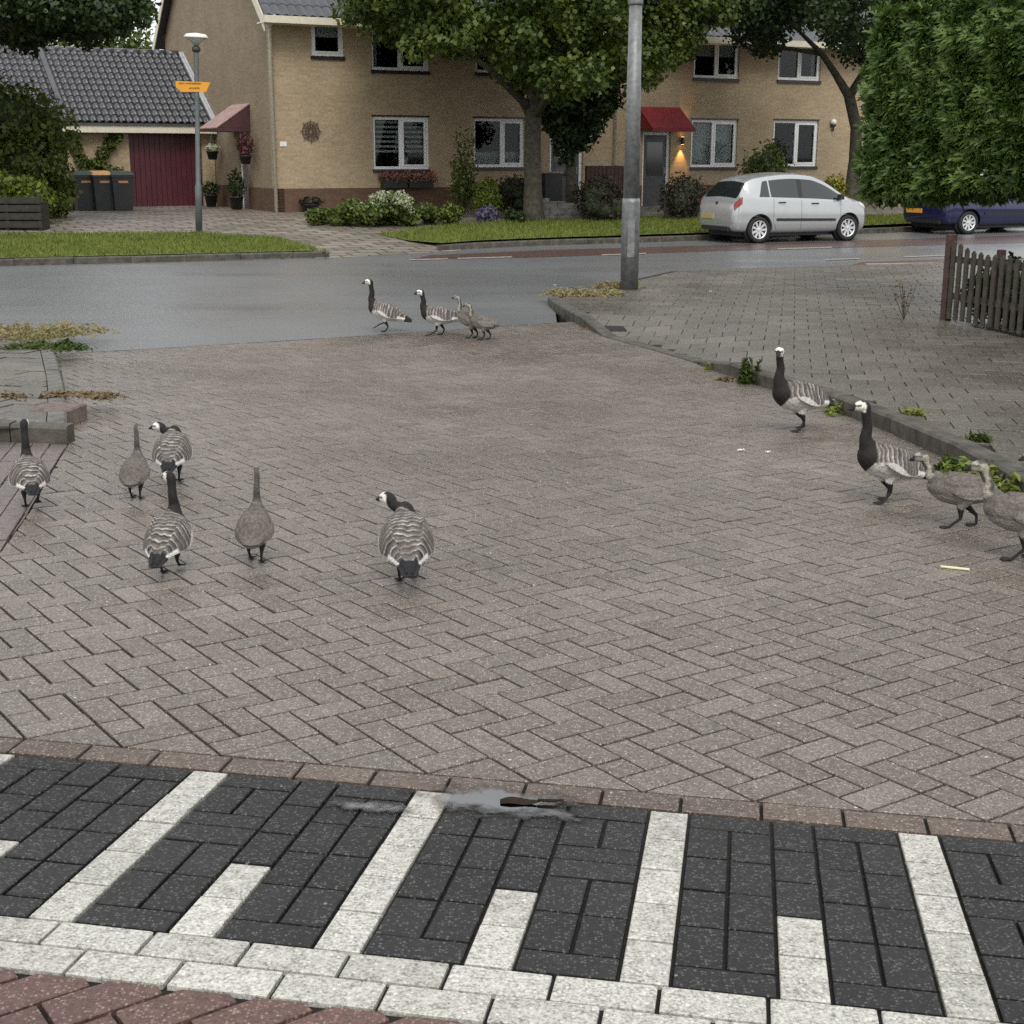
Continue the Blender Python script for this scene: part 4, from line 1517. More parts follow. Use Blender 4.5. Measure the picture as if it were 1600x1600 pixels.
# lamp post with the orange sign
lp_ = hit(311, 364, gf)
lpz = gf(lp_.x, lp_.y)
lpo = empty('street_lamp', tuple(lp_))
tag(lpo, 'slim grey street lamp with flat white disc head and orange sign', 'street lamp')
sc_ = 2200 / (lp_.y * cp + (CZ - lp_.z) * sp)                      # px per metre there
H_ = (364 - 74) / sc_ / 0.99
MB().lathe([(0.075, 0.0), (0.075, 1.0), (0.055, 1.05), (0.05, H_ - 0.35), (0.05, H_ - 0.3)], 14).build('lamp_pole', pm('green_grey_pole', (0.10, 0.115, 0.115), 0.5, metal=0.2, var=0.2), lpo, True)
MB().lathe([(0.05, H_ - 0.34), (0.09, H_ - 0.30), (0.09, H_ - 0.24), (0.05, H_ - 0.2)], 14).build('lamp_neck', 'darkmetal', lpo, True)
MB().lathe([(0.05, H_ - 0.20), (0.11, H_ - 0.12), (0.22, H_ - 0.05)], 24).build('lamp_bowl', pm('frosted_bowl', (0.42, 0.43, 0.40), 0.3, var=0.1), lpo, True)
MB().lathe([(0.25, H_ - 0.05), (0.26, H_ - 0.025), (0.21, H_ + 0.03), (0.05, H_ + 0.055)], 24).build('lamp_cap', 'lampwhite', lpo, True)
sz_ = (364 - 147) / sc_ / 0.99
lpo.rotation_euler = (0, 0.036, 0)
sg = empty('direction_sign', (lp_.x + 0.036 * sz_, lp_.y, lp_.z + sz_), 0.0)
tag(sg, 'orange arrow-ended direction sign on the slim street lamp', 'sign')
w0, w1 = (280 - 311) / sc_, (333 - 311) / sc_
hs = 8.0 / sc_
MB().add([(w0, -0.062, hs), (w1, -0.062, hs * 0.75), (w1 - 0.10, -0.062, -hs), (w0 + 0.10, -0.062, -hs), (w0, -0.062, -hs * 0.1),
          (w0, -0.05, hs), (w1, -0.05, hs * 0.75), (w1 - 0.10, -0.05, -hs), (w0 + 0.10, -0.05, -hs), (w0, -0.05, -hs * 0.1)],
         [(4, 3, 2, 1, 0), (5, 6, 7, 8, 9), (0, 1, 6, 5), (1, 2, 7, 6), (2, 3, 8, 7), (3, 4, 9, 8), (4, 0, 5, 9)]).build('sign_panel', 'orange', sg)
m = MB()
for (a, b_, z) in ((0.09, 0.26, 0.62), (0.30, 0.44, 0.60), (0.46, 0.72, 0.56), (0.38, 0.66, -0.28)):
    x = a
    while x < b_:
        ww = random.uniform(0.018, 0.034)
        m.box(w0 + (w1 - w0) * x, w0 + (w1 - w0) * (x + ww), -0.0645, -0.0622, hs * (z - 0.20), hs * (z + random.uniform(0.02, 0.16)))
        x += ww + 0.012
m.build('lettering', 'ink', sg)
MB().box(-0.055, 0.055, -0.05, 0.055, -0.03, 0.03).build('sign_clamp', 'darkmetal', sg)

# wheelie bins
def bin_(px, py, label, lidmat, wob):
    p = hit(px, py, gf)
    r = empty('wheelie_bin', (p.x, p.y, gf(p.x, p.y) + 0.004), math.atan2(FE.y, FE.x) + wob)
    tag(r, label, 'bin', 'wheelie bins beside the garage door')
    m = MB()
    a, b_ = 0.24, 0.29
    V = [(-a, -0.24, 0.0), (a, -0.24, 0.0), (a, 0.26, 0.0), (-a, 0.26, 0.0), (-b_, -0.32, 0.93), (b_, -0.32, 0.93), (b_, 0.36, 0.93), (-b_, 0.36, 0.93)]
    m.add(V, [(3, 2, 1, 0), (4, 5, 6, 7), (0, 1, 5, 4), (1, 2, 6, 5), (2, 3, 7, 6), (3, 0, 4, 7)])
    m.build('bin_body', 'bin', r)
    MB().box(-b_ - 0.015, b_ + 0.015, -0.34, 0.38, 0.90, 0.945).build('bin_rim', 'bin', r)
    m = MB()
    m.add([(-0.31, -0.36, 0.95), (0.31, -0.36, 0.95), (0.31, 0.40, 0.97), (-0.31, 0.40, 0.97), (-0.27, -0.28, 1.03), (0.27, -0.28, 1.03), (0.27, 0.34, 1.06), (-0.27, 0.34, 1.06)],
          [(3, 2, 1, 0), (4, 5, 6, 7), (0, 1, 5, 4), (1, 2, 6, 5), (2, 3, 7, 6), (3, 0, 4, 7)])
    m.build('bin_lid', lidmat, r)
    MB().box(-0.13, 0.13, -0.325, -0.30, 0.74, 0.80).build('sticker', 'sticker', r)
    for s_ in (-1, 1):
        MB().lathe([(0.10, -0.02), (0.10, 0.02)], 14, Matrix.Translation((s_ * 0.25, 0.27, 0.10)) @ Matrix.Rotation(math.pi / 2, 4, 'Y')).build('wheel', 'tyre', r)
    MB().tube([(-0.24, 0.42, 0.98), (0.24, 0.42, 0.98)], 0.018, 8).build('handle', 'bin', r)


bin_(133, 329, 'left wheelie bin with dark grey lid, next to the shrub', 'binlid', 0.05)
bin_(163, 329, 'middle wheelie bin with orange lid', 'binorange', -0.03)
bin_(191, 329, 'right wheelie bin with green lid, against the burgundy garage door', 'binlid', 0.02)

# slatted planter at the far left
pp = hit(12, 360, gf)
pl = empty('wooden_planter', (pp.x, pp.y, gf(pp.x, pp.y)), 0.05)
tag(pl, 'dark slatted wooden planter on the path at the left edge', 'planter')
for k in range(4):
    MB().bbox(-0.8, 0.75, -0.03, 0.0, 0.06 + k * 0.17, 0.19 + k * 0.17, 0.006).build('slat', 'darkwood', pl)
for x in (-0.78, 0.0, 0.7):
    MB().box(x - 0.04, x + 0.04, 0.004, 0.07, 0.0, 0.74).build('post', 'darkwood', pl)
MB().box(-0.8, 0.75, 0.075, 0.6, 0.0, 0.6).build('planter_box', 'darkwood', pl)

# picket fence with brown end post
fa = hit(1477, 500, swz); fb_ = hit(1640, 536, swz)
fdir = Vector((fb_.x - fa.x, fb_.y - fa.y, 0)); flen = fdir.length; fdir.normalize()
fz = swz(fa.x, fa.y)
fen = empty('picket_fence', (fa.x, fa.y, fz), math.atan2(fdir.y, fdir.x))
tag(fen, 'weathered wooden picket fence with brown end post below the tall hedge', 'fence')
MB().bbox(-0.05, 0.05, -0.05, 0.05, -0.03, 0.97, 0.012).build('end_post', 'brownwood', fen)
x = 0.12
k = 0
while x < flen + 1.4:
    hgt = 0.95 - 0.14 * math.sin(min(1.0, x / 0.75) * math.pi * 0.5) + (0.0 if x < 0.75 else 0.0)
    hgt += random.gauss(0, 0.008)
    zb_ = swz(fa.x + fdir.x * x, fa.y + fdir.y * x) - fz
    MB().add([(x - 0.035, -0.045, zb_ + 0.03), (x + 0.035, -0.045, zb_ + 0.03), (x + 0.035, -0.045, zb_ + hgt - 0.03), (x, -0.045, zb_ + hgt), (x - 0.035, -0.045, zb_ + hgt - 0.03),
              (x - 0.035, -0.025, zb_ + 0.03), (x + 0.035, -0.025, zb_ + 0.03), (x + 0.035, -0.025, zb_ + hgt - 0.03), (x, -0.025, zb_ + hgt), (x - 0.035, -0.025, zb_ + hgt - 0.03)],
             [(0, 1, 2, 3, 4), (9, 8, 7, 6, 5), (0, 5, 6, 1), (1, 6, 7, 2), (2, 7, 8, 3), (3, 8, 9, 4), (4, 9, 5, 0)]).build('picket', 'wood', fen)
    x += 0.135
    k += 1
for zz in (0.25, 0.66):
    MB().bbox(0.06, flen + 1.4, -0.022, 0.012, zz, zz + 0.07, 0.005).build('rail', 'wood', fen)
for xx in (0.9, 1.9):
    MB().bbox(xx - 0.04, xx + 0.04, 0.016, 0.09, -0.05, 0.85, 0.008).build('post', 'brownwood', fen)

# ================================================================== HEDGE
HA, HB = Vector((4.46, 18.5)), Vector((7.1, 12.3))
hd = (HB - HA); hlen = hd.length; hd.normalize(); hn = Vector((-hd.y, hd.x))     # hn points to the right/back
if hn.x < 0:
    hn = -hn
HZ0, HZ1, HT_ = 1.25, 3.52, 1.9
hroot = empty('conifer_hedge', (HA.x, HA.y, swz(HA.x, HA.y)))
tag(hroot, 'tall clipped green conifer hedge overhanging the pavement on the right', 'hedge')
hz = swz(HA.x, HA.y)
g = np.random.default_rng(21)


def hedge_pts(n):
    """frond roots over the faces of the hedge: front, end, top, underside"""
    A = []
    Nn = []
    for k in range(n):
        u = g.random(); s = g.random(); v = g.random()
        if u < 0.62:                                     # long face to the street
            a, b_, z = s * hlen, 0.0, HZ0 + (HZ1 - HZ0) * v; nrm = (-hn.x, -hn.y, 0.15)
        elif u < 0.84:                                   # end face to the road
            a, b_, z = 0.0, s * HT_, HZ0 + (HZ1 - HZ0) * v; nrm = (-hd.x * 0.3 - hn.x * 0.2, -hd.y * 0.3 - hn.y * 0.2, 0.15)
        elif u < 0.93:
            a, b_, z = s * hlen, v * HT_, HZ1; nrm = (-hn.x * 0.4, -hn.y * 0.4, 1)
        else:
            a, b_, z = s * hlen, v * HT_ * 0.7, HZ0; nrm = (-hn.x * 0.8, -hn.y * 0.8, -0.7)
        z = z + (0.085 * a) * (1 - (z - HZ0) / (HZ1 - HZ0))          # the underside climbs towards the garden
        # soften the corners, lumpy surface
        lump = 0.035 * math.sin(z * 6.5 + a * 1.3) + 0.03 * math.sin(z * 13 + a * 4 + 1) + 0.02 * math.sin(a * 9 + z * 3)
        zz = (z - HZ0) / (HZ1 - HZ0)
        back = 0.25 * max(0, zz - 0.8) / 0.2 + 0.05 * max(0, 0.1 - zz) / 0.1
        if u < 0.62:
            b_ += lump + back + (0.12 * max(0, 0.2 - a) / 0.2)
        elif u < 0.84:
            a += lump + back
        p = HA + hd * a + hn * b_
        A.append((p.x - HA.x, p.y - HA.y, z - 0.0 + (lump * 0.6 if u >= 0.84 else 0)))
        Nn.append(nrm)
    return np.array(A), np.array(Nn)


P, Nn = hedge_pts(27000)
n = len(P)
Nn /= np.linalg.norm(Nn, axis=1, keepdims=True)
hd3 = np.array([hd.x, hd.y, 0.0])
# each frond: main blade sweeping along and out of the face plus side blades
sgn = np.where(g.random(n) < 0.72, 1.0, -1.0)[:, None]
D = Nn * g.uniform(0.15, 0.75, (n, 1)) + hd3 * sgn * g.uniform(0.5, 1.3, (n, 1)) + np.array([0, 0, 1.0]) * g.normal(0.18, 0.26, (n, 1))
D /= np.linalg.norm(D, axis=1, keepdims=True)
Ln = g.uniform(0.09, 0.24, (n, 1))
up = Nn + np.array([0, 0, 0.45]) + g.normal(0, 0.30, (n, 3))
S = np.cross(D, up); S /= np.linalg.norm(S, axis=1, keepdims=True)
U = np.cross(S, D)
Vs, Qs = [], []


def blades(root, d, ln, wd, side, upv):
    mid = root + d * ln * 0.5 + upv * ln * 0.07
    tip = root + d * ln - np.array([0, 0, 1.0]) * ln * 0.10
    return np.stack([root, mid - side * wd, tip, mid + side * wd], 1)


parts_ = [blades(P, D, Ln, Ln * 0.10, S, U)]
for q in range(4):
    off = g.uniform(0.12, 0.7, (n, 1))
    sd2 = np.where(g.random(n) < 0.5, 1.0, -1.0)[:, None]
    d2_ = D * 0.8 + S * sd2 * g.uniform(0.35, 0.8, (n, 1)) + U * g.normal(0.1, 0.25, (n, 1))
    d2_ /= np.linalg.norm(d2_, axis=1, keepdims=True)
    parts_.append(blades(P + D * Ln * off, d2_, Ln * 0.62 * (1 - off * 0.5), Ln * 0.075, np.cross(d2_, U), U))
Vv = np.concatenate(parts_, 0).reshape(-1, 3)
link('fronds', npmesh('fronds', Vv, np.arange(len(Vv)).reshape(-1, 4)), 'hedge', hroot)
# dark solid core put in as the hedge's inner shade, and its trunks
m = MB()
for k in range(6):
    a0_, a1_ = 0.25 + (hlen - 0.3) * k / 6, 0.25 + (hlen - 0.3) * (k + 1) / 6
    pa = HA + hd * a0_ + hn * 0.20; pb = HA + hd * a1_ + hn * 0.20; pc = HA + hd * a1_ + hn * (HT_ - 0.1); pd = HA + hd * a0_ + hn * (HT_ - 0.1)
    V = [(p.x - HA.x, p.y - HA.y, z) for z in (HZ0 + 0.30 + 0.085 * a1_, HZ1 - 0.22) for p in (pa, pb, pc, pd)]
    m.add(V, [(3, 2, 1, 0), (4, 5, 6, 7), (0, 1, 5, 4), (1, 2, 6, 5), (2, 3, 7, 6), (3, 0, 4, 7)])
m.build('inner_shade', 'shadecore', hroot)
for a in (3.1, 3.6, 4.3, 5.0):
    p = HA + hd * a + hn * random.uniform(0.45, 0.9) - HA
    MB().tube([(p.x, p.y, -0.05), (p.x + 0.04, p.y, 0.7), (p.x - 0.03, p.y + 0.05, HZ0 + 0.4)], [0.07, 0.055, 0.05], 8).build('trunk', 'barkdark', hroot, True)
# dark undergrowth behind the fence
ug = []
for k in range(34):
    s_ = random.uniform(0.0, 3.6)
    p = Vector((fa.x, fa.y)) + Vector((fdir.x, fdir.y)) * s_ + hn * random.uniform(0.30, 0.7)
    ug.append((p.x, p.y, fz + random.uniform(0.15, 0.55) + (0.35 if s_ > 0.8 else 0.0) * random.random(), 0.26, 0.26, 0.30))
for k in range(26):
    p = Vector((fa.x, fa.y)) + Vector((fdir.x, fdir.y)) * random.uniform(1.15, 3.0) + hn * random.uniform(0.15, 0.8)
    ug.append((p.x, p.y, fz + random.uniform(0.5, 1.6), 0.27, 0.27, 0.30))
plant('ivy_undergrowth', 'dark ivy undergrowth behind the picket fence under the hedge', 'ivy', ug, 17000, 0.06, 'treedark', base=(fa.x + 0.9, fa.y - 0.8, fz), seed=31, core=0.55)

# ================================================================== TREES
def tree(name, label, base, trunk_pts, radii, clumps, n, size, mat, seed, branches=(), group='trees along the road'):
    root = empty(name, tuple(base))
    tag(root, label, 'tree', group)
    b_ = Vector(base)
    m = MB()
    m.tube([Vector(p) - b_ for p in trunk_pts], radii, 12)
    m.build('trunk', 'bark', root, True)
    for pts, r in branches:
        MB().tube([Vector(p) - b_ for p in pts], r, 8).build('branch', 'bark', root, True)
    c = np.array(clumps, float)
    c[:, :3] -= np.array(b_)
    P, D = blob_points(c[:, :3], c[:, 3:6], n, seed, 0.35)
    leaves('crown', P, D * 0.6 + np.array([0, 0, 0.5]), size, mat, root, 1.25, 0.7, seed)
    return root


def crown_clumps(px0, px1, py_low, depth, ztop, nclump, seed, rr=(0.55, 1.0), lowf=None, keep=None):
    """clumps filling a domed crown between two pixel columns at one depth"""
    g = random.Random(seed)
    out = []
    c0 = at((px0 + px1) / 2, 240, depth)
    R = (at(px1, 240, depth) - at(px0, 240, depth)).length / 2
    for k in range(nclump * 6):
        if len(out) >= nclump:
            break
        a = g.uniform(0, 6.283); q = math.sqrt(g.random()) * R * 0.92
        x, y = c0.x + math.cos(a) * q, c0.y + math.sin(a) * q * 0.85
        f = 1 - (q / R) ** 2
        u, _ = proj((x, y, 4))
        zl = CZ + (240 - (lowf(u) if lowf else py_low)) / 2200 * depth
        zt = zl + (ztop - zl) * math.sqrt(max(0.05, f))
        r = g.uniform(*rr)
        z = g.uniform(zl + r * 0.75, max(zl + r, zt))
        if keep and not keep(x, y, z, r):
            continue
        out.append((x, y, z, r, r, r * 0.8))
    return out


def lerp_table(tab):
    def f(u):
        if u <= tab[0][0]:
            return tab[0][1]
        for (a, va), (b_, vb) in zip(tab[:-1], tab[1:]):
            if u <= b_:
                return va + (vb - va) * (u - a) / (b_ - a)
        return tab[-1][1]
    return f


# big maple in front of the houses
TB = hit(833, 345, gf)
td = TB.y * cp + (CZ - TB.z) * sp
low1 = lerp_table([(545, 45), (600, 95), (650, 118), (700, 105), (760, 112), (800, 150), (860, 175), (940, 170), (1000, 150), (1050, 120), (1120, 60)])
cl = crown_clumps(540, 1140, 120, td, 9.0, 300, 5, (0.35, 0.75), low1)
top = at(838, 60, td)
br = []
for (ax, ay, bx, by) in ((832, 190, 770, 80), (834, 150, 905, 70), (834, 175, 700, 60), (836, 165, 985, 90), (835, 140, 830, 30), (834, 185, 880, 130), (832, 140, 690, 40)):
    p0, p1 = at(ax, ay, td), at(bx, by, td + random.uniform(-1.5, 1.5))
    mid = (p0 + p1) / 2 + Vector((0, 0, 0.12))
    br.append(([p0, mid, p1], [0.11, 0.08, 0.03]))
tree('maple_tree', 'big maple tree with thick mossy trunk in front of the left house', TB,
     [TB + Vector((0, 0, -0.1)), TB + Vector((0, 0, 0.25)), at(833, 300, td), at(832, 230, td), at(834, 160, td), at(838, 90, td), at(840, 0, td)], [0.36, 0.27, 0.235, 0.22, 0.2, 0.16, 0.1], cl, 80000, 0.105, 'tree', 41, br)

# tree at the edge of the hedge
TB2 = hit(1332, 341, gf)
td2 = TB2.y * cp + (CZ - TB2.z) * sp
low2 = lerp_table([(1030, 20), (1080, 60), (1120, 50), (1160, 95), (1220, 115), (1290, 95), (1350, 105), (1420, 130), (1600, 100)])
cl = crown_clumps(1030, 1560, 100, td2, 9.0, 230, 8, (0.35, 0.75), low2)
br = [([at(1325, 148, td2), at(1305, 115, td2), at(1285, 85, td2), at(1240, 40, td2)], [0.13, 0.10, 0.08, 0.04]), ([at(1328, 150, td2), at(1345, 120, td2), at(1380, 80, td2)], [0.13, 0.10, 0.06]),
      ([at(1285, 85, td2), at(1200, 70, td2 + 0.6), at(1130, 55, td2 + 0.6)], [0.06, 0.045, 0.02])]
tree('street_tree', 'forked tree beside the left end of the tall hedge', TB2,
     [TB2 + Vector((0, 0, -0.1)), at(1330, 300, td2), at(1336, 250, td2), at(1338, 200, td2), at(1326, 146, td2)], [0.24, 0.19, 0.17, 0.16, 0.15], cl, 52000, 0.105, 'treedark', 43, br)

# dark tree over the garage roof, trunk outside the picture
TB3 = hit(-70, 352, gf)
td3 = TB3.y * cp + (CZ - TB3.z) * sp
low3 = lerp_table([(-400, 100), (0, 70), (40, 86), (90, 66), (140, 78), (200, 62), (250, 28), (300, -20)])
cl = crown_clumps(-300, 258, 60, td3 + 1.0, 6.0, 200, 12, (0.35, 0.7), low3)
tree('overhanging_tree', 'dark leafy tree overhanging the garage roof at the top left', TB3,
     [TB3 + Vector((0, 0, -0.1)), at(-70, 200, td3), at(-60, 50, td3), at(-50, -100, td3)], [0.3, 0.25, 0.2, 0.12], cl, 52000, 0.105, 'treedark', 47,
     [([at(-62, 80, td3), at(60, 20, td3), at(180, -5, td3)], [0.12, 0.08, 0.03]), ([at(-60, 60, td3), at(-10, 0, td3), at(90, -60, td3)], [0.12, 0.08, 0.03])])

# slender dark tree in the front garden by the left front door
td4 = 37.6
g4 = at(893, 318, td4)
g4.z = gf(g4.x, g4.y)
low4 = lerp_table([(830, 150), (862, 232), (885, 262), (915, 245), (965, 165)])
cl = crown_clumps(828, 965, 200, td4, 5.4, 90, 15, (0.22, 0.45), low4)
tree('garden_tree', 'slender dark garden tree in front of the left front door', g4,
     [g4, at(892, 270, td4), at(890, 220, td4), at(892, 150, td4)], [0.17, 0.14, 0.12, 0.06], cl, 13000, 0.10, 'treedark', 49, [([at(891, 230, td4), at(915, 180, td4)], [0.05, 0.02]), ([at(891, 225, td4), at(868, 180, td4)], [0.05, 0.02])], group=None)

# trees far behind, seen through the gaps
for q, (px, py, dep, rad, lab) in enumerate(((60, 60, 62, 3.2, 'far tree behind the left garage roof'), (190, 75, 66, 2.6, 'far small tree between the garage ridge and the gable'))):
    c = at(px, py, dep)
    b0 = Vector((c.x, c.y, 0.1))
    gg = random.Random(q)
    cl = [(c.x + gg.gauss(0, rad * 0.45), c.y + gg.gauss(0, rad * 0.4), c.z - 0.4 + gg.gauss(0, rad * 0.3), rad * 0.4, rad * 0.4, rad * 0.35) for k in range(26)]
    tree('far_tree', lab, b0, [b0, b0 + Vector((0, 0, 2)), Vector((c.x, c.y, c.z - 0.5))], [0.3, 0.25, 0.15], cl, 2800, 0.2, 'tree', 60 + q)

# ================================================================== SHRUBS AND GARDEN
def bushpx(name, label, cat, px0, px1, py0, py1, n, size, mat, seed, dep=None, nc=10, core=0.0, stem=True, zf=gf, rmul=1.0, tilt=0.8, group=None):
    """shrub that fills a pixel box, standing on the ground at py1"""
    b_ = hit((px0 + px1) / 2, py1, zf)
    d = dep if dep else b_.y * cp + (CZ - b_.z) * sp
    s_ = d / 2200
    if dep:
        b_ = at((px0 + px1) / 2, py1, dep)
        topz = b_.z + (py1 - py0) * s_
        b_.z = gf(b_.x, b_.y)
        py1 = py0 + (topz - b_.z) / s_
    gg = random.Random(seed)
    w_, h_ = (px1 - px0) * s_, (py1 - py0) * s_
    r = min(w_, h_) * 0.30 * rmul
    cl = []
    for k in range(nc):
        fx = gg.uniform(-1, 1); fz = gg.random()
        z = r * 0.6 + (h_ - r * 1.5) * fz * (1 - 0.35 * fx * fx)
        cl.append((b_.x + fx * (w_ / 2 - r * 0.85), b_.y + gg.uniform(-0.5, 0.5) * min(w_, 1.2), b_.z + max(z, r * 0.5), r, r, r * 0.9))
    st = None
    if stem:
        st = [([(b_.x, b_.y, b_.z - 0.03), (b_.x + gg.uniform(-0.1, 0.1), b_.y, b_.z + h_ * 0.35), (b_.x + gg.uniform(-0.3, 0.3) * w_, b_.y, b_.z + h_ * 0.75)], [0.035, 0.025, 0.01]) for q in range(3)]
    return plant(name, label, cat, cl, n, size, mat, base=tuple(b_), stem=st, seed=seed, core=core, tilt=tilt, group=group)


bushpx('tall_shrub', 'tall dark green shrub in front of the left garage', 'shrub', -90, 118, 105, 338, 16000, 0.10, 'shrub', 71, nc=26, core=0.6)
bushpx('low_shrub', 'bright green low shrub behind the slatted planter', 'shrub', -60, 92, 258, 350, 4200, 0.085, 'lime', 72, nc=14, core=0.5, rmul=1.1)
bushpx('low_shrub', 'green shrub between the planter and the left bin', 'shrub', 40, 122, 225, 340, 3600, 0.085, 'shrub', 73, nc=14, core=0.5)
# climber on the garage wall
cl = []
for (px, py) in ((118, 232), (126, 250), (135, 262), (150, 258), (165, 265), (185, 272), (160, 240), (172, 225), (180, 212), (112, 215), (130, 275), (150, 278)):
    u, z = fac(px, py, 5.42)
    p = O + FE * u + FN * 5.40
    cl.append((p.x, p.y, O.z + z, 0.22, 0.12, 0.20))
c_b = O + FE * -3.9 + FN * 5.38
plant('wall_climber', 'climbing plant on the yellow garage wall above the bins', 'climber', cl, 1700, 0.075, 'shrub', base=(c_b.x, c_b.y, O.z - 0.05), seed=75,
      stem=[([(c_b.x, c_b.y, O.z - 0.05), tuple(O + FE * -3.6 + FN * 5.4 + Vector((0, 0, 1.0))), tuple(O + FE * -2.95 + FN * 5.4 + Vector((0, 0, 2.0)))], [0.03, 0.025, 0.015])])
# bed in front of the left house
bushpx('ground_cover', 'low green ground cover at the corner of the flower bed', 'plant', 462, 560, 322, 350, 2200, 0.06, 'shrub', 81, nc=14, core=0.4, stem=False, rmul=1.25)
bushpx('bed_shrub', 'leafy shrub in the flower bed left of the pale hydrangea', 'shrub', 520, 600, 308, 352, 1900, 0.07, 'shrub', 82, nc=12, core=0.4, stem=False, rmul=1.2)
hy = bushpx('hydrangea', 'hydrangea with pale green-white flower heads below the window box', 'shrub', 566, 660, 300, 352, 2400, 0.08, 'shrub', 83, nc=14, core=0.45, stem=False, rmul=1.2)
hb = hy.location
g = np.random.default_rng(8)
Pf, Df = [], []
ss = (hb.y * cp) / 2200
for k in range(46):
    u = g.uniform(568, 654); t_ = (u - 568) / 86
    v = 322 - 22 * math.sin(t_ * 3.0) ** 0.8 + g.uniform(-3, 16)
    c = np.array([(u - 613) * ss, g.uniform(-0.75, -0.45), (352 - v) * ss])
    d = g.normal(0, 1, (26, 3)); d /= np.linalg.norm(d, axis=1, keepdims=True)
    Pf.append(c + d * 0.085); Df.append(d)
leaves('flower_heads', np.concatenate(Pf), np.concatenate(Df), 0.045, 'paleflower', hy, 1.1, 0.4, 9)
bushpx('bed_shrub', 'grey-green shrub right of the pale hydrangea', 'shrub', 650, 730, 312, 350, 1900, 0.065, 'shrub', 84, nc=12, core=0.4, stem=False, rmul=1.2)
rs = bushpx('tall_garden_plant', 'tall twiggy garden plant between the two ground floor windows', 'plant', 704, 746, 195, 330, 1500, 0.06, 'shrub', 85, dep=38.0, nc=16, stem=True, rmul=1.6)
gc = at(762, 322, 36.2)
gcz = gf(gc.x, gc.y)
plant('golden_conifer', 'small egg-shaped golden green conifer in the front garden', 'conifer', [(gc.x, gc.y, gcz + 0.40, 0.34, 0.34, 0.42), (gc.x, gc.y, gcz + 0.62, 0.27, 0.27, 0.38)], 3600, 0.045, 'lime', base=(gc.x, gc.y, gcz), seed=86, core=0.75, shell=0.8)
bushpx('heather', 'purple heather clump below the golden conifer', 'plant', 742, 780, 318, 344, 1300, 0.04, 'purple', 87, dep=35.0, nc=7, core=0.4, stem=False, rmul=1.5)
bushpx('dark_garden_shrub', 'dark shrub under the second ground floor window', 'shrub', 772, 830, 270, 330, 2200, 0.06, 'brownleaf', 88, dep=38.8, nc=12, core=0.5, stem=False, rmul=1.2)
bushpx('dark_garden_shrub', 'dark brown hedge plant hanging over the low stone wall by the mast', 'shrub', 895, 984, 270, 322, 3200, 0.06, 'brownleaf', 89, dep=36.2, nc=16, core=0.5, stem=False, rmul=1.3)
bushpx('dark_garden_shrub', 'dark shrub behind the low wall left of the silver car', 'shrub', 1030, 1105, 268, 312, 2600, 0.06, 'brownleaf', 90, dep=37.4, nc=14, core=0.5, stem=False, rmul=1.3)
bushpx('clipped_bush', 'round leafy bush in front of the right house window', 'shrub', 1155, 1232, 222, 300, 2600, 0.07, 'shrub', 91, dep=40.5, nc=12, core=0.45, rmul=1.3)
bushpx('clipped_bush', 'dark clipped ball bush against the far right window', 'shrub', 1200, 1228, 202, 232, 900, 0.05, 'treedark', 92, dep=43.0, nc=4, core=0.6, stem=True, rmul=2.0)
bushpx('yellow_shrub', 'yellow-leaved shrub behind the bonnet of the silver car', 'shrub', 1282, 1326, 266, 330, 1700, 0.06, 'yellowleaf', 93, dep=38.5, nc=10, core=0.4, rmul=1.3)
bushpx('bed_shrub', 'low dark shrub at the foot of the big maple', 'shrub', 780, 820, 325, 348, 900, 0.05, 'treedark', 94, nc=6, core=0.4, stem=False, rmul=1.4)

# low garden walls of stone blocks
def garden_wall(label, pxa, pxb, ybase, ytop, dep, dip):
    pa, pb = at(pxa, ybase, dep[0]), at(pxb, ybase, dep[1])
    pb.z = pa.z
    d = pb - pa; ln = Vector((d.x, d.y, 0)).length
    gr = gf(pa.x, pa.y)
    r = empty('garden_wall', (pa.x, pa.y, gr - 0.02), math.atan2(d.y, d.x))
    tag(r, label, 'wall', 'low stone garden walls')
    hgt = (ybase - ytop) / 2200 * dep[0]
    nb, nr = max(2, int(ln / 0.42)), 4
    for j in range(nr):
        for i in range(nb + 1):
            x0 = (i - (0.5 if j % 2 else 0)) * ln / nb; x1 = x0 + ln / nb
            x0, x1 = max(0, x0), min(ln, x1)
            if x1 - x0 < 0.05:
                continue
            xm = (x0 + x1) / 2 / ln
            top_ = hgt * (1 - dip * math.sin(math.pi * xm) ** 1.0)
            z0, z1 = hgt * j / nr, min(hgt * (j + 1) / nr, top_)
            if z1 - z0 < 0.03:
                continue
            o = MB().bbox(x0 + 0.005, x1 - 0.005, random.uniform(-0.01, 0.004), 0.18, z0 + 0.004, z1 - 0.003, 0.01).build('stone_block', 'wallconc', r)
    return r


garden_wall('low grey stone garden wall with sagging top behind the mast', 846, 972, 340, 303, (36.0, 36.6), 0.3)
garden_wall('low grey stone garden wall behind the tail of the silver car', 1042, 1200, 340, 300, (37.2, 38.6), 0.22)
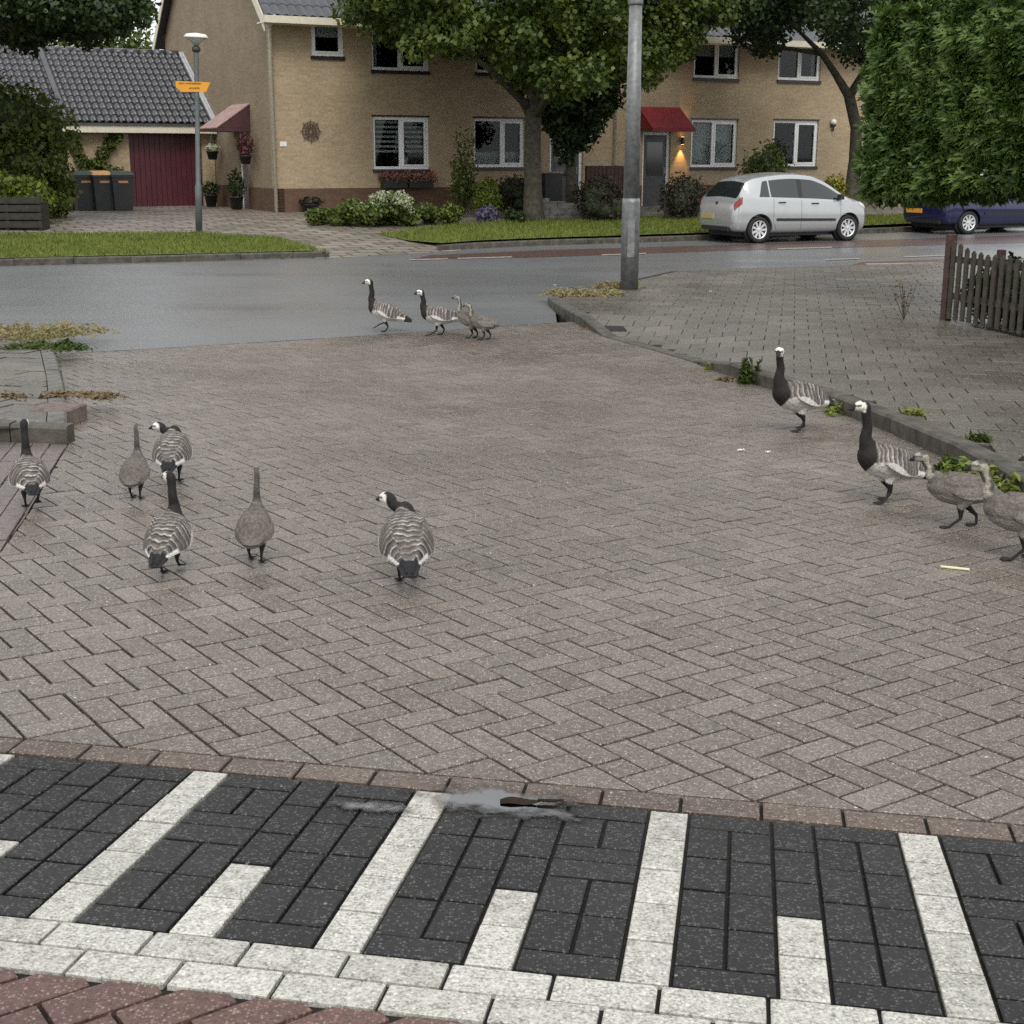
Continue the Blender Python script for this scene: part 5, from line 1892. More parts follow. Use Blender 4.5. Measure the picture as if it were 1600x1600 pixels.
# wooden panels at the garden gate
for (pxa, pxb, y0, y1, dep, lab) in ((916, 984, 300, 259, 38.4, 'dark brown low garden fence in front of the right drainpipe'), (968, 1000, 338, 300, 37.0, 'dark wooden garden gate behind the mast')):
    pa, pb = at(pxa, y0, dep), at(pxb, y0, dep + 0.5)
    d = pb - pa
    gr = gf(pa.x, pa.y)
    fr = empty('garden_fence' if 'fence' in lab else 'garden_gate', (pa.x, pa.y, gr), math.atan2(d.y, d.x))
    tag(fr, lab, 'fence' if 'fence' in lab else 'gate')
    topz = at(pxa, y1, dep).z - gr
    ln = Vector((d.x, d.y)).length
    nb = max(4, int(ln / 0.12))
    for k in range(nb):
        MB().bbox(ln * k / nb + 0.004, ln * (k + 1) / nb - 0.004, -0.01, 0.015, 0.03, topz + random.gauss(0, 0.004), 0.004).build('board', 'brownwood', fr)
    for z in (0.2, topz - 0.2):
        MB().box(0, ln, 0.016, 0.05, z, z + 0.08).build('rail', 'brownwood', fr)
    for x in (0.05, ln - 0.05):
        MB().box(x - 0.04, x + 0.04, 0.052, 0.12, -0.05, topz).build('post', 'brownwood', fr)
# storage box by the left front door
sb = at(860, 297, 38.6)
so = empty('storage_box', (sb.x, sb.y, gf(sb.x, sb.y) + 0.0), math.atan2(FE.y, FE.x))
tag(so, 'small dark garden storage box with pale lid beside the big tree trunk', 'box')
hbx = at(860, 268, 38.6).z - gf(sb.x, sb.y)
MB().bbox(-0.26, 0.26, -0.2, 0.2, 0.0, hbx - 0.05, 0.01).build('box_body', 'pot', so)
MB().bbox(-0.30, 0.30, -0.24, 0.24, hbx - 0.046, hbx, 0.01).build('box_lid', 'canopytop', so)

# pots and hanging baskets at the side door
def potted(label, e_, n_, z, r, h, leafn, leafh, mat, cat='flower pot', hang=False):
    p = O + FE * e_ + FN * n_
    o = empty('hanging_basket' if hang else 'flower_pot', (p.x, p.y, O.z + z))
    tag(o, label, cat)
    MB().lathe([(r * 0.7, 0), (r, h), (r * 1.08, h), (r * 1.08, h + 0.03)], 14).build('pot', 'pot', o, True)
    P, D = blob_points([(0, 0, h + leafh * 0.45)], [(r * 1.3, r * 1.3, leafh * 0.6)], leafn, int(e_ * 100) + 500)
    leaves('foliage', P, D, 0.06, mat, o)
    if hang:
        m = MB()
        for k in range(3):
            a = k * 2.094
            m.tube([(r * math.cos(a), r * math.sin(a), h), (0, 0, h + 0.5)], 0.006, 4)
        m.tube([(0, 0, h + 0.5), (0.3, 0.0, h + 0.52)], 0.01, 4)
        m.build('chain', 'darkmetal', o)
    return o


potted('dark pot with a small shrub left of the side door', -0.45, 4.6, -0.03, 0.19, 0.35, 260, 0.4, 'treedark')
potted('dark pot with leafy plant right of the side door', -0.4, 2.25, -0.03, 0.2, 0.36, 420, 0.7, 'treedark')
potted('hanging basket with pale flowers below the garage eave', -0.3, 4.75, 1.35, 0.17, 0.22, 200, 0.22, 'paleflower', 'hanging basket', True)
potted('hanging basket of dark red flowers beside the corner drainpipe', -0.3, 1.55, 1.25, 0.17, 0.2, 330, 0.6, 'maroon', 'hanging basket', True)
potted('dark trough with plants at the foot of the left house corner', 0.85, -0.35, -0.06, 0.24, 0.25, 260, 0.2, 'brownleaf')

# weeds and litter along the kerbs
def weed(label, px, py, n, r, h, mat, zf, seed, size=0.03, cat='weed', name='weed'):
    p = hit(px, py, zf)
    o = empty(name, (p.x, p.y, p.z))
    tag(o, label, cat)
    g = np.random.default_rng(seed)
    m_c = max(4, n // 45)                                   # uneven: a handful of tufts, thinning out
    ca_, cq = g.uniform(0, 6.283, m_c), r * np.sqrt(g.random(m_c))
    k_ = g.choice(m_c, n, p=(lambda w_: w_ / w_.sum())(g.random(m_c) ** 1.5 + 0.05))
    sx = g.normal(0, 1, (n, 2)) * r * 0.13
    X_, Y_ = np.cos(ca_[k_]) * cq[k_] + sx[:, 0], (np.sin(ca_[k_]) * cq[k_]) * 0.6 + sx[:, 1]
    q = np.hypot(sx[:, 0], sx[:, 1]) / (r * 0.3)
    P = np.stack([X_, Y_, g.random(n) ** 1.4 * h * np.clip(1.1 - q, 0.12, 1) + size * 0.25], 1)
    leaves('foliage', P, np.tile([0, -0.2, 1.0], (n, 1)), size, mat, o, 2.2, 0.6, seed)
    return o


weed('green weeds in the gutter behind the right-hand goose', 1330, 648, 260, 0.20, 0.10, 'weed', gz, 101)
weed('green weed tuft at the kerb left of the foremost gosling', 1528, 752, 420, 0.22, 0.12, 'weed', gz, 102)
weed('dark green weeds in the gutter by the goslings', 1480, 738, 260, 0.17, 0.09, 'weeddark', gz, 103)
weed('yellow-green weed cluster at the kerb by the right picture edge', 1572, 772, 480, 0.24, 0.14, 'weed', gz, 104)
weed('orange-brown leaves in the gutter in front of the standing goose', 1160, 594, 130, 0.22, 0.02, 'leaflitter', gz, 105, cat='leaf litter', name='leaf_litter')
weed('weeds at the start of the raised kerb', 1118, 578, 130, 0.16, 0.06, 'weed', gz, 106)
weed('leafy weed growing at the kerb beside the standing goose', 1186, 600, 240, 0.14, 0.24, 'weeddark', gz, 107, 0.04)
weed('small weed in a tile joint on the pavement', 1532, 690, 70, 0.08, 0.05, 'weeddark', swz, 108)
weed('small weed behind the second goose on the pavement edge', 1430, 648, 70, 0.09, 0.04, 'weed', swz, 109)
weed('yellow grass tuft at the pavement corner left of the mast', 915, 460, 1300, 0.50, 0.08, 'drygrass', swz, 110, 0.024)
weed('yellow grass tuft around the foot of the mast', 965, 450, 700, 0.32, 0.10, 'drygrass', swz, 111, 0.024)
weed('dry leaves in the gutter at the pavement corner', 905, 512, 200, 0.33, 0.02, 'leaflitter', gz, 112, 0.02, 'leaf litter', 'leaf_litter')
weed('dry brown leaf litter beside the gully', 60, 622, 520, 0.50, 0.02, 'leaflitter', lambda x, y: gz(x, y) + 0.1, 113, 0.022, 'leaf litter', 'leaf_litter')
weed('brown leaf litter on the street right of the gully', 122, 628, 110, 0.45, 0.010, 'leaflitter', gz, 114, 0.022, 'leaf litter', 'leaf_litter')
lf = lambda x, y: gz(x, y) + 0.1
weed('dry yellow grass on the left pavement corner', 26, 524, 2600, 0.85, 0.10, 'drygrass', lf, 115, 0.024)
weed('mossy green growth along the left corner kerb', 62, 545, 900, 0.45, 0.06, 'weeddark', lf, 116, 0.024)
# thin dry plant at the fence
p = hit(1412, 500, swz)
o = empty('dry_weed', (p.x, p.y, p.z))
tag(o, 'thin dry weed stalks on the pavement left of the picket fence', 'weed')
m = MB()
tips = []
for k in range(7):
    a = random.uniform(-0.12, 0.12); b_ = random.uniform(-0.1, 0.1); h_ = random.uniform(0.3, 0.52)
    pts = [(0, 0, 0), (a * 0.5, b_ * 0.5, h_ * 0.5), (a, b_, h_)]
    m.tube(pts, [0.005, 0.004, 0.002], 4)
    for q in range(5):
        f_ = random.uniform(0.4, 1)
        tips.append((a * f_ + random.gauss(0, 0.025), b_ * f_ + random.gauss(0, 0.02), h_ * f_))
m.build('stalks', 'wood', o)
leaves('foliage', np.array(tips), np.tile([0, 0, 1.0], (len(tips), 1)), 0.035, 'leaflitter', o, 1.6, 0.8, 3)

# puddle at the foot of the ramp, with a rotting leaf and a twig in it
def puddle_mat(rs, rd, seed):
    """thin water: mirror-smooth in the middle, thinning out to damp stone at an uneven rim"""
    m, t, b = newmat('puddle_water')
    ob = nd(t, 'ShaderNodeSeparateXYZ', None, Vector=t.nodes.new('ShaderNodeTexCoord').outputs['Object'])
    r = mathn(t, 'SQRT', mathn(t, 'ADD', mathn(t, 'POWER', mathn(t, 'DIVIDE', ob.outputs['X'], rs), 2.0), mathn(t, 'POWER', mathn(t, 'DIVIDE', ob.outputs['Y'], rd), 2.0)))
    P = pos(t)
    n1 = noise(t, P, 11, 3, 0.6)
    n2 = noise(t, P, 90, 3, 0.7)
    q = mathn(t, 'ADD', r, mathn(t, 'ADD', mathn(t, 'MULTIPLY', mathn(t, 'SUBTRACT', n1, 0.5), 2.0), mathn(t, 'MULTIPLY', mathn(t, 'SUBTRACT', n2, 0.5), 0.35)))
    film = mathn(t, 'MULTIPLY', ramp(t, q, 1.0, 0.4), 0.8)
    damp = ramp(t, q, 1.25, 0.8)
    fr = nd(t, 'ShaderNodeFresnel', None, IOR=1.45)
    gl = nd(t, 'ShaderNodeBsdfGlossy', None, Roughness=0.03)
    wet = nd(t, 'ShaderNodeBsdfTransparent', None, Color=mixc(t, damp, (1, 1, 1), (0.66, 0.64, 0.62)))
    mxs = nd(t, 'ShaderNodeMixShader', None, Fac=mathn(t, 'MULTIPLY', mathn(t, 'MULTIPLY_ADD', fr.outputs['Fac'], 1.3, 0.18), film))
    t.links.new(wet.outputs['BSDF'], mxs.inputs[1])
    t.links.new(gl.outputs['BSDF'], mxs.inputs[2])
    t.links.new(mxs.outputs['Shader'], t.nodes['Material Output'].inputs['Surface'])
    return m


def puddle(px, py, rs, rd, seed):
    pc = hit(px, py)
    s_c, d_c = sd(pc.x, pc.y)
    k = 1.7
    nx_, ny_ = 24, 12
    V, F = [], []
    for j in range(ny_ + 1):
        for i in range(nx_ + 1):
            a, b_ = (i / nx_ * 2 - 1) * rs * k, (j / ny_ * 2 - 1) * rd * k
            x, y = bp(s_c + a, d_c - b_)
            V.append((a, b_, gz(x, y) + 0.0042 - pc.z))
    for j in range(ny_):
        for i in range(nx_):
            q = j * (nx_ + 1) + i
            F.append((q, q + 1, q + nx_ + 2, q + nx_ + 1))
    o = link('puddle', mesh('puddle', V, F), puddle_mat(rs, rd, seed), None, True)
    o.location = pc
    o.rotation_euler = (0, 0, TH)
    o['kind'] = 'structure'
    return o


puddle(785, 1256, 0.22, 0.10, 4)
puddle(585, 1262, 0.12, 0.040, 6)
dl = hit(812, 1257)
o = empty('dead_leaf', (dl.x, dl.y, dl.z + 0.004), 0.05)
tag(o, 'dark rotten leaf lying in the puddle at the foot of the ramp', 'leaf')
nl = 9
Vv = []
for k in range(nl):
    t_ = k / (nl - 1)
    wd = 0.021 * math.sin(math.pi * min(1, t_ * 0.85 + 0.14)) ** 0.6
    for s_ in (-1, 0, 1):
        Vv.append(((t_ - 0.5) * 0.105, s_ * wd + 0.004 * math.sin(t_ * 5), 0.003 + 0.003 * abs(s_) + 0.002 * math.sin(t_ * 7)))
Ff = [(k * 3 + s_, (k + 1) * 3 + s_, (k + 1) * 3 + s_ + 1, k * 3 + s_ + 1) for k in range(nl - 1) for s_ in (0, 1)]
link('leaf_blade', mesh('leaf_blade', Vv, Ff), 'deadleaf', o, True)
MB().tube([(0.048, 0.0, 0.008), (0.085, -0.004, 0.007), (0.118, 0.002, 0.006)], [0.004, 0.005, 0.002], 6).build('leaf_stalk', 'deadleaf', o, True)
# pale litter stick and bits of down
p = hit(1492, 889)
o = MB().bbox(-0.062, 0.062, -0.007, 0.007, 0.0, 0.007, 0.002).build('litter_stick', 'straw')
o.location = (p.x, p.y, p.z + 0.002); o.rotation_euler = (0, 0, math.radians(-22))
tag(o, 'pale flat litter stick on the street bricks at the right', 'litter')
for (px, py, zf, lab) in ((1110, 456, swz, 'white scrap of down on the pavement right of the mast'), (867, 446, gz, 'white scrap of down on the wet asphalt left of the mast'), (1200, 708, gz, 'white scrap of down on the bricks below the standing goose'), (1158, 705, gz, 'small white scrap of down left of the other one below the standing goose'), (95, 652, gz, 'pale scrap of paper on the street beside the gully')):
    p = hit(px, py, zf)
    g_n = np.random.default_rng(px)
    o = empty('down_scrap', (p.x, p.y, p.z + 0.004))
    tag(o, lab, 'litter')
    leaves('down', g_n.normal(0, 0.006, (14, 3)) * np.array([1.6, 1, 0.4]) + np.array([0, 0, 0.006]), np.tile([0, 0, 1.0], (14, 1)), 0.006 * (1 + p.y / 14), 'feather', o, 1.6, 0.5, px)

# ================================================================== CARS
def pchip(xs, ys):
    xs = np.asarray(xs, float); ys = np.asarray(ys, float)
    h = np.diff(xs); d = np.diff(ys) / h
    m = np.zeros(len(xs)); m[0] = d[0]; m[-1] = d[-1]
    for i in range(1, len(xs) - 1):
        if d[i - 1] * d[i] > 0:
            w1, w2 = 2 * h[i] + h[i - 1], h[i] + 2 * h[i - 1]
            m[i] = (w1 + w2) / (w1 / d[i - 1] + w2 / d[i])

    def f(x):
        i = int(np.clip(np.searchsorted(xs, x) - 1, 0, len(h) - 1))
        t = (x - xs[i]) / h[i]
        return ((1 + 2 * t) * (1 - t) ** 2) * ys[i] + t * (1 - t) ** 2 * h[i] * m[i] + t * t * (3 - 2 * t) * ys[i + 1] + t * t * (t - 1) * h[i] * m[i + 1]
    return f


ST = [(-1.885, .42, .66, .60, .5), (-1.865, .34, .80, .69, .55), (-1.82, .29, .93, .75, .58), (-1.77, .26, .985, .785, .58), (-1.68, .245, 1.11, .805, .56), (-1.57, .235, 1.26, .815, .54), (-1.44, .225, 1.375, .825, .54),
      (-1.1, .21, 1.465, .838, .555), (-.35, .205, 1.525, .846, .578), (.2, .205, 1.495, .846, .578), (.52, .205, 1.405, .845, .58), (.85, .205, 1.25, .843, .60), (1.1, .205, 1.09, .84, .63), (1.25, .205, 1.01, .835, .64),
      (1.5, .21, .935, .81, .62), (1.68, .225, .86, .765, .58), (1.80, .26, .75, .69, .5), (1.86, .32, .63, .58, .4), (1.885, .40, .54, .48, .3)]
fx = [s_[0] for s_ in ST]
f_zb, f_zt, f_w, f_wr = (pchip(fx, [s_[k] for s_ in ST]) for k in (1, 2, 3, 4))


def car_section(x):
    zb, zt, w_, wr = f_zb(x), f_zt(x), f_w(x), f_wr(x)
    belt = min(0.985 - 0.036 * (x + 1.8), zt - 0.06)
    k = min(1.0, max(0.0, (zt - belt - 0.06) / 0.25))
    L_ = lambda a, b_: a + (b_ - a) * k
    return [(0, zb), (.80 * w_, zb), (.955 * w_, zb + .06), (1.0 * w_, zb + .30 * (belt - zb)), (1.005 * w_, zb + .62 * (belt - zb)), (.975 * w_, belt), (.94 * w_, belt + .03 * k + .015 * (1 - k)),
            (L_(.86 * w_, wr + .055), zt - .025 - .085 * k), (L_(.70 * w_, wr - .02), zt - .012 - .012 * k), (0, zt + .015)]


def carS(x, v):
    p = car_section(x)
    i = int(min(8, max(0, math.floor(v)))); t = v - i
    g_ = lambda k: p[min(9, max(0, k))]
    if i == 0:
        a = (-p[1][0], p[1][1])
    else:
        a = g_(i - 1)
    b_, c = g_(i), g_(i + 1)
    d = (-p[8][0], p[8][1]) if i == 8 else g_(i + 2)
    r = []
    for q in (0, 1):
        m0, m1 = 0.32 * (c[q] - a[q]), 0.32 * (d[q] - b_[q])
        r.append((2 * t ** 3 - 3 * t * t + 1) * b_[q] + (t ** 3 - 2 * t * t + t) * m0 + (-2 * t ** 3 + 3 * t * t) * c[q] + (t ** 3 - t * t) * m1)
    return Vector((x, r[0], r[1]))


def car_patch(x0f, x1f, v0, v1, nx_, nv, side, off=0.006):
    """piece of the body surface, lifted off it a little"""
    V, F = [], []
    for j in range(nv + 1):
        v = v0 + (v1 - v0) * j / nv
        xa, xb = x0f(j / nv), x1f(j / nv)
        for i in range(nx_ + 1):
            x = xa + (xb - xa) * i / nx_
            p = carS(x, v)
            du = carS(min(1.884, x + .01), v) - carS(max(-1.884, x - .01), v); dv = carS(x, min(9, v + .03)) - carS(x, max(0, v - .03))
            nrm = dv.cross(du)
            if nrm.length > 0:
                nrm.normalize()
            if nrm.y < 0 and p.y > 0.05 and abs(nrm.y) > abs(nrm.z):
                nrm = -nrm
            if nrm.z < 0 and abs(nrm.z) > abs(nrm.y):
                nrm = -nrm
            q = p + nrm * off
            V.append((q.x, q.y * side, q.z))
    for j in range(nv):
        for i in range(nx_):
            a = j * (nx_ + 1) + i
            f = (a, a + 1, a + nx_ + 2, a + nx_ + 1)
            F.append(f if side > 0 else f[::-1])
    return V, F


cf = lambda c: (lambda t: c)
car_meshes = {}


def car_body_mesh():
    xs = list(np.concatenate([np.linspace(-1.885, -1.4, 18), np.linspace(-1.3, 1.2, 30), np.linspace(1.28, 1.885, 18)]))
    vs_ = [k / 4 for k in range(37)]
    V, F = [], []
    ring = []
    for x in xs:
        half = [carS(float(x), v) for v in vs_]
        full = half + [Vector((p.x, -p.y, p.z)) for p in half[-2:0:-1]]
        V += full
        ring = len(full)
    for i in range(len(xs) - 1):
        for k in range(ring):
            k2 = (k + 1) % ring
            F.append((i * ring + k, i * ring + k2, (i + 1) * ring + k2, (i + 1) * ring + k))
    F.append(tuple(range(ring - 1, -1, -1)))
    F.append(tuple(range((len(xs) - 1) * ring, len(xs) * ring)))
    me = mesh('car_body', V, F)
    o = bpy.data.objects.new('tmp', me)
    col.objects.link(o)
    cuts = []
    m = MB()
    for x in (-1.23, 1.23):
        for s_ in (-1, 1):
            m.lathe([(0.345, -0.16), (0.345, 0.16)], 28, Matrix.Translation((x, s_ * 0.80, 0.30)) @ Matrix.Rotation(math.pi / 2, 4, 'X'))
    cut = m.build('tmpcut', None)
    md = o.modifiers.new('b', 'BOOLEAN')
    md.operation = 'DIFFERENCE'; md.object = cut; md.solver = 'EXACT'
    dg = bpy.context.evaluated_depsgraph_get()
    out = bpy.data.meshes.new_from_object(o.evaluated_get(dg))
    bpy.data.objects.remove(o); bpy.data.objects.remove(cut)
    return out


def car(center, ang, paint, label, scale=(1, 1, 1), plate='plate'):
    root = empty('parked_car', tuple(center), ang)
    root.scale = scale
    tag(root, label, 'car', 'cars parked along the far kerb')
    if 'body' not in car_meshes:
        car_meshes['body'] = car_body_mesh()
    me = car_meshes['body'].copy()
    body = link('body', me, paint, root)
    for p in me.polygons:
        p.use_smooth = True
    try:
        me.set_sharp_from_angle(angle=math.radians(24))
    except Exception:
        pass
    for s_ in (-1, 1):
        V, F = car_patch(cf(-.06), cf(1.02), 6.10, 6.93, 16, 5, s_); MB().add(V, F).build('side_window', 'carglass', root, True)
        V, F = car_patch(cf(-.92), cf(-.19), 6.10, 6.93, 12, 5, s_); MB().add(V, F).build('side_window', 'carglass', root, True)
        V, F = car_patch(lambda t: -1.24 + .16 * t, lambda t: -.965 + .0 * t, 6.10, 6.93, 6, 5, s_); MB().add(V, F).build('quarter_window', 'carglass', root, True)
        V, F = car_patch(cf(-.185), cf(-.065), 6.10, 6.93, 2, 5, s_, 0.005); MB().add(V, F).build('door_pillar', 'blackplastic', root, True)
        V, F = car_patch(cf(-1.85), lambda t: -1.70 + .03 * t, 4.5, 6.15, 8, 8, s_, 0.008); MB().add(V, F).build('tail_light', 'redlens', root, True)
        V, F = car_patch(lambda t: 1.52 + .03 * t, cf(1.80), 4.7, 5.95, 8, 5, s_, 0.007); MB().add(V, F).build('headlight', 'clearlens', root, True)
        V, F = car_patch(cf(-.80), cf(.84), 3.28, 3.50, 16, 2, s_, 0.014); MB().add(V, F).build('side_moulding', 'blackplastic', root)
        for xx in (-.66, .25):
            p = carS(xx, 4.72)
            MB().tube([(xx - .09, s_ * (p.y + .012), p.z), (xx - .06, s_ * (p.y + .03), p.z + .004), (xx + .06, s_ * (p.y + .03), p.z + .004), (xx + .09, s_ * (p.y + .012), p.z)], .014, 8).build('door_handle', 'blackplastic', root, True)
        # shut lines
        for xx in (-.88, -.12, .98):
            m = MB()
            pts = [carS(xx + (0.10 * (3.2 - v) if xx < -.5 and v < 3.2 else 0), v) for v in np.linspace(2.1, 5.9, 14)]
            m.tube([(p.x, s_ * (p.y + .0005), p.z) for p in pts], .0035, 4)
            m.build('door_gap', 'blackplastic', root)
        p = carS(.93, 6.2)
        M_ = Matrix.Translation((.93, s_ * (p.y + .10), p.z + .05))
        MB().bbox(-.05, .05, -.085, .085, -.055, .065, .02, M_).build('wing_mirror', 'blackplastic', root)
    # screens
    V1, F1 = car_patch(lambda t: .50, lambda t: 1.16, 8.12, 9.0, 10, 4, 1); V2, F2 = car_patch(lambda t: .50, lambda t: 1.16, 8.12, 9.0, 10, 4, -1)
    MB().add(V1, F1).add(V2, F2).build('windscreen', 'carglass', root, True)
    V1, F1 = car_patch(cf(-1.76), cf(-1.50), 7.55, 9.0, 8, 5, 1); V2, F2 = car_patch(cf(-1.76), cf(-1.50), 7.55, 9.0, 8, 5, -1)
    MB().add(V1, F1).add(V2, F2).build('rear_window', 'carglass', root, True)
    MB().tube([(-1.775, 0.02, 1.03), (-1.70, -0.2, 1.17)], .008, 5).build('rear_wiper', 'blackplastic', root)
    MB().bbox(-1.905, -1.885, .05, .57, .52, .63, .004).build('number_plate', plate, root)
    MB().bbox(-1.90, -1.80, -.55, .55, .27, .36, .01).build('bumper_lip', 'blackplastic', root)
    MB().bbox(-1.86, -1.83, -.05, .05, .83, .90, .01).build('badge', 'darkmetal', root)
    MB().tube([(-.75, -.0, 1.52), (-.80, 0, 1.56), (-1.1, 0, 1.68)], .006, 5).build('aerial', 'blackplastic', root)
    MB().box(-1.6, 1.6, -.62, .62, .14, .25).build('underbody', 'blackplastic', root)
    for x in (-1.23, 1.23):
        for s_ in (-1, 1):
            wh = empty('wheel', (x, s_ * .735, .292), 0, root)
            RM = Matrix.Rotation(-s_ * math.pi / 2, 4, 'X')
            MB().lathe([(.20, -.09), (.27, -.095), (.29, -.06), (.292, 0), (.29, .06), (.27, .095), (.205, .088), (.20, .06)], 32, RM).build('tyre', 'tyre', wh, True)
            r = MB()
            r.lathe([(.195, .030), (.205, .086), (.188, .086), (.180, .035)], 32, RM)
            r.build('rim', 'alloy', wh, True)
            MB().lathe([(.182, .0), (.182, .02)], 24, RM).build('brake_disc', 'blackplastic', wh)
            sp_ = MB()
            for k in range(9):
                a = k / 9 * 6.283
                Mk = RM @ Matrix.Rotation(a, 4, 'Z')
                sp_.add([Mk @ Vector(v) for v in ((.03, -.020, .070), (.19, -.026, .078), (.19, .026, .078), (.03, .020, .070), (.03, -.024, .04), (.19, -.032, .04), (.19, .032, .04), (.03, .024, .04))],
                        [(0, 1, 2, 3), (7, 6, 5, 4), (0, 4, 5, 1), (1, 5, 6, 2), (2, 6, 7, 3), (3, 7, 4, 0)])
            sp_.lathe([(.045, .05), (.045, .08), (.02, .084)], 14, RM)
            sp_.build('spokes', 'alloy', wh)
            MB().lathe([(.335, -.12), (.335, .03), (.33, .03), (.33, -.11)], 26, RM).build('arch_liner', 'blackplastic', wh, True)
    return root


ca = math.radians(24)
P1, P2 = hit(1180, 380), hit(1322, 376)
mid = (P1 + P2) / 2
ca = math.atan2(P2.y - P1.y, P2.x - P1.x)
car(Vector((mid.x - math.sin(ca) * .73, mid.y + math.cos(ca) * .73, 0.006)), ca, 'silver', 'silver hatchback with alloy wheels parked at the far kerb')
P3 = hit(1508, 366)
cb = ca + 0.06
car(Vector((P3.x + math.cos(cb) * 1.23 * 1.1 - math.sin(cb) * .76, P3.y + math.sin(cb) * 1.23 * 1.1 + math.cos(cb) * .76, 0.006)), cb, 'navy', 'dark blue car parked under the hedge at the far kerb', (1.1, 1.05, 0.97), 'plateorange')

# ================================================================== GEESE
def cat(points, n):
    """Catmull-Rom resampling of rows"""
    P = np.asarray(points, float)
    out = []
    for i in range(len(P) - 1):
        a, b_, c, d = P[max(0, i - 1)], P[i], P[i + 1], P[min(len(P) - 1, i + 2)]
        for k in range(n):
            t = k / n
            out.append(0.5 * ((2 * b_) + (-a + c) * t + (2 * a - 5 * b_ + 4 * c - d) * t * t + (-a + 3 * b_ - 3 * c + d) * t ** 3))
    out.append(P[-1])
    return np.array(out)


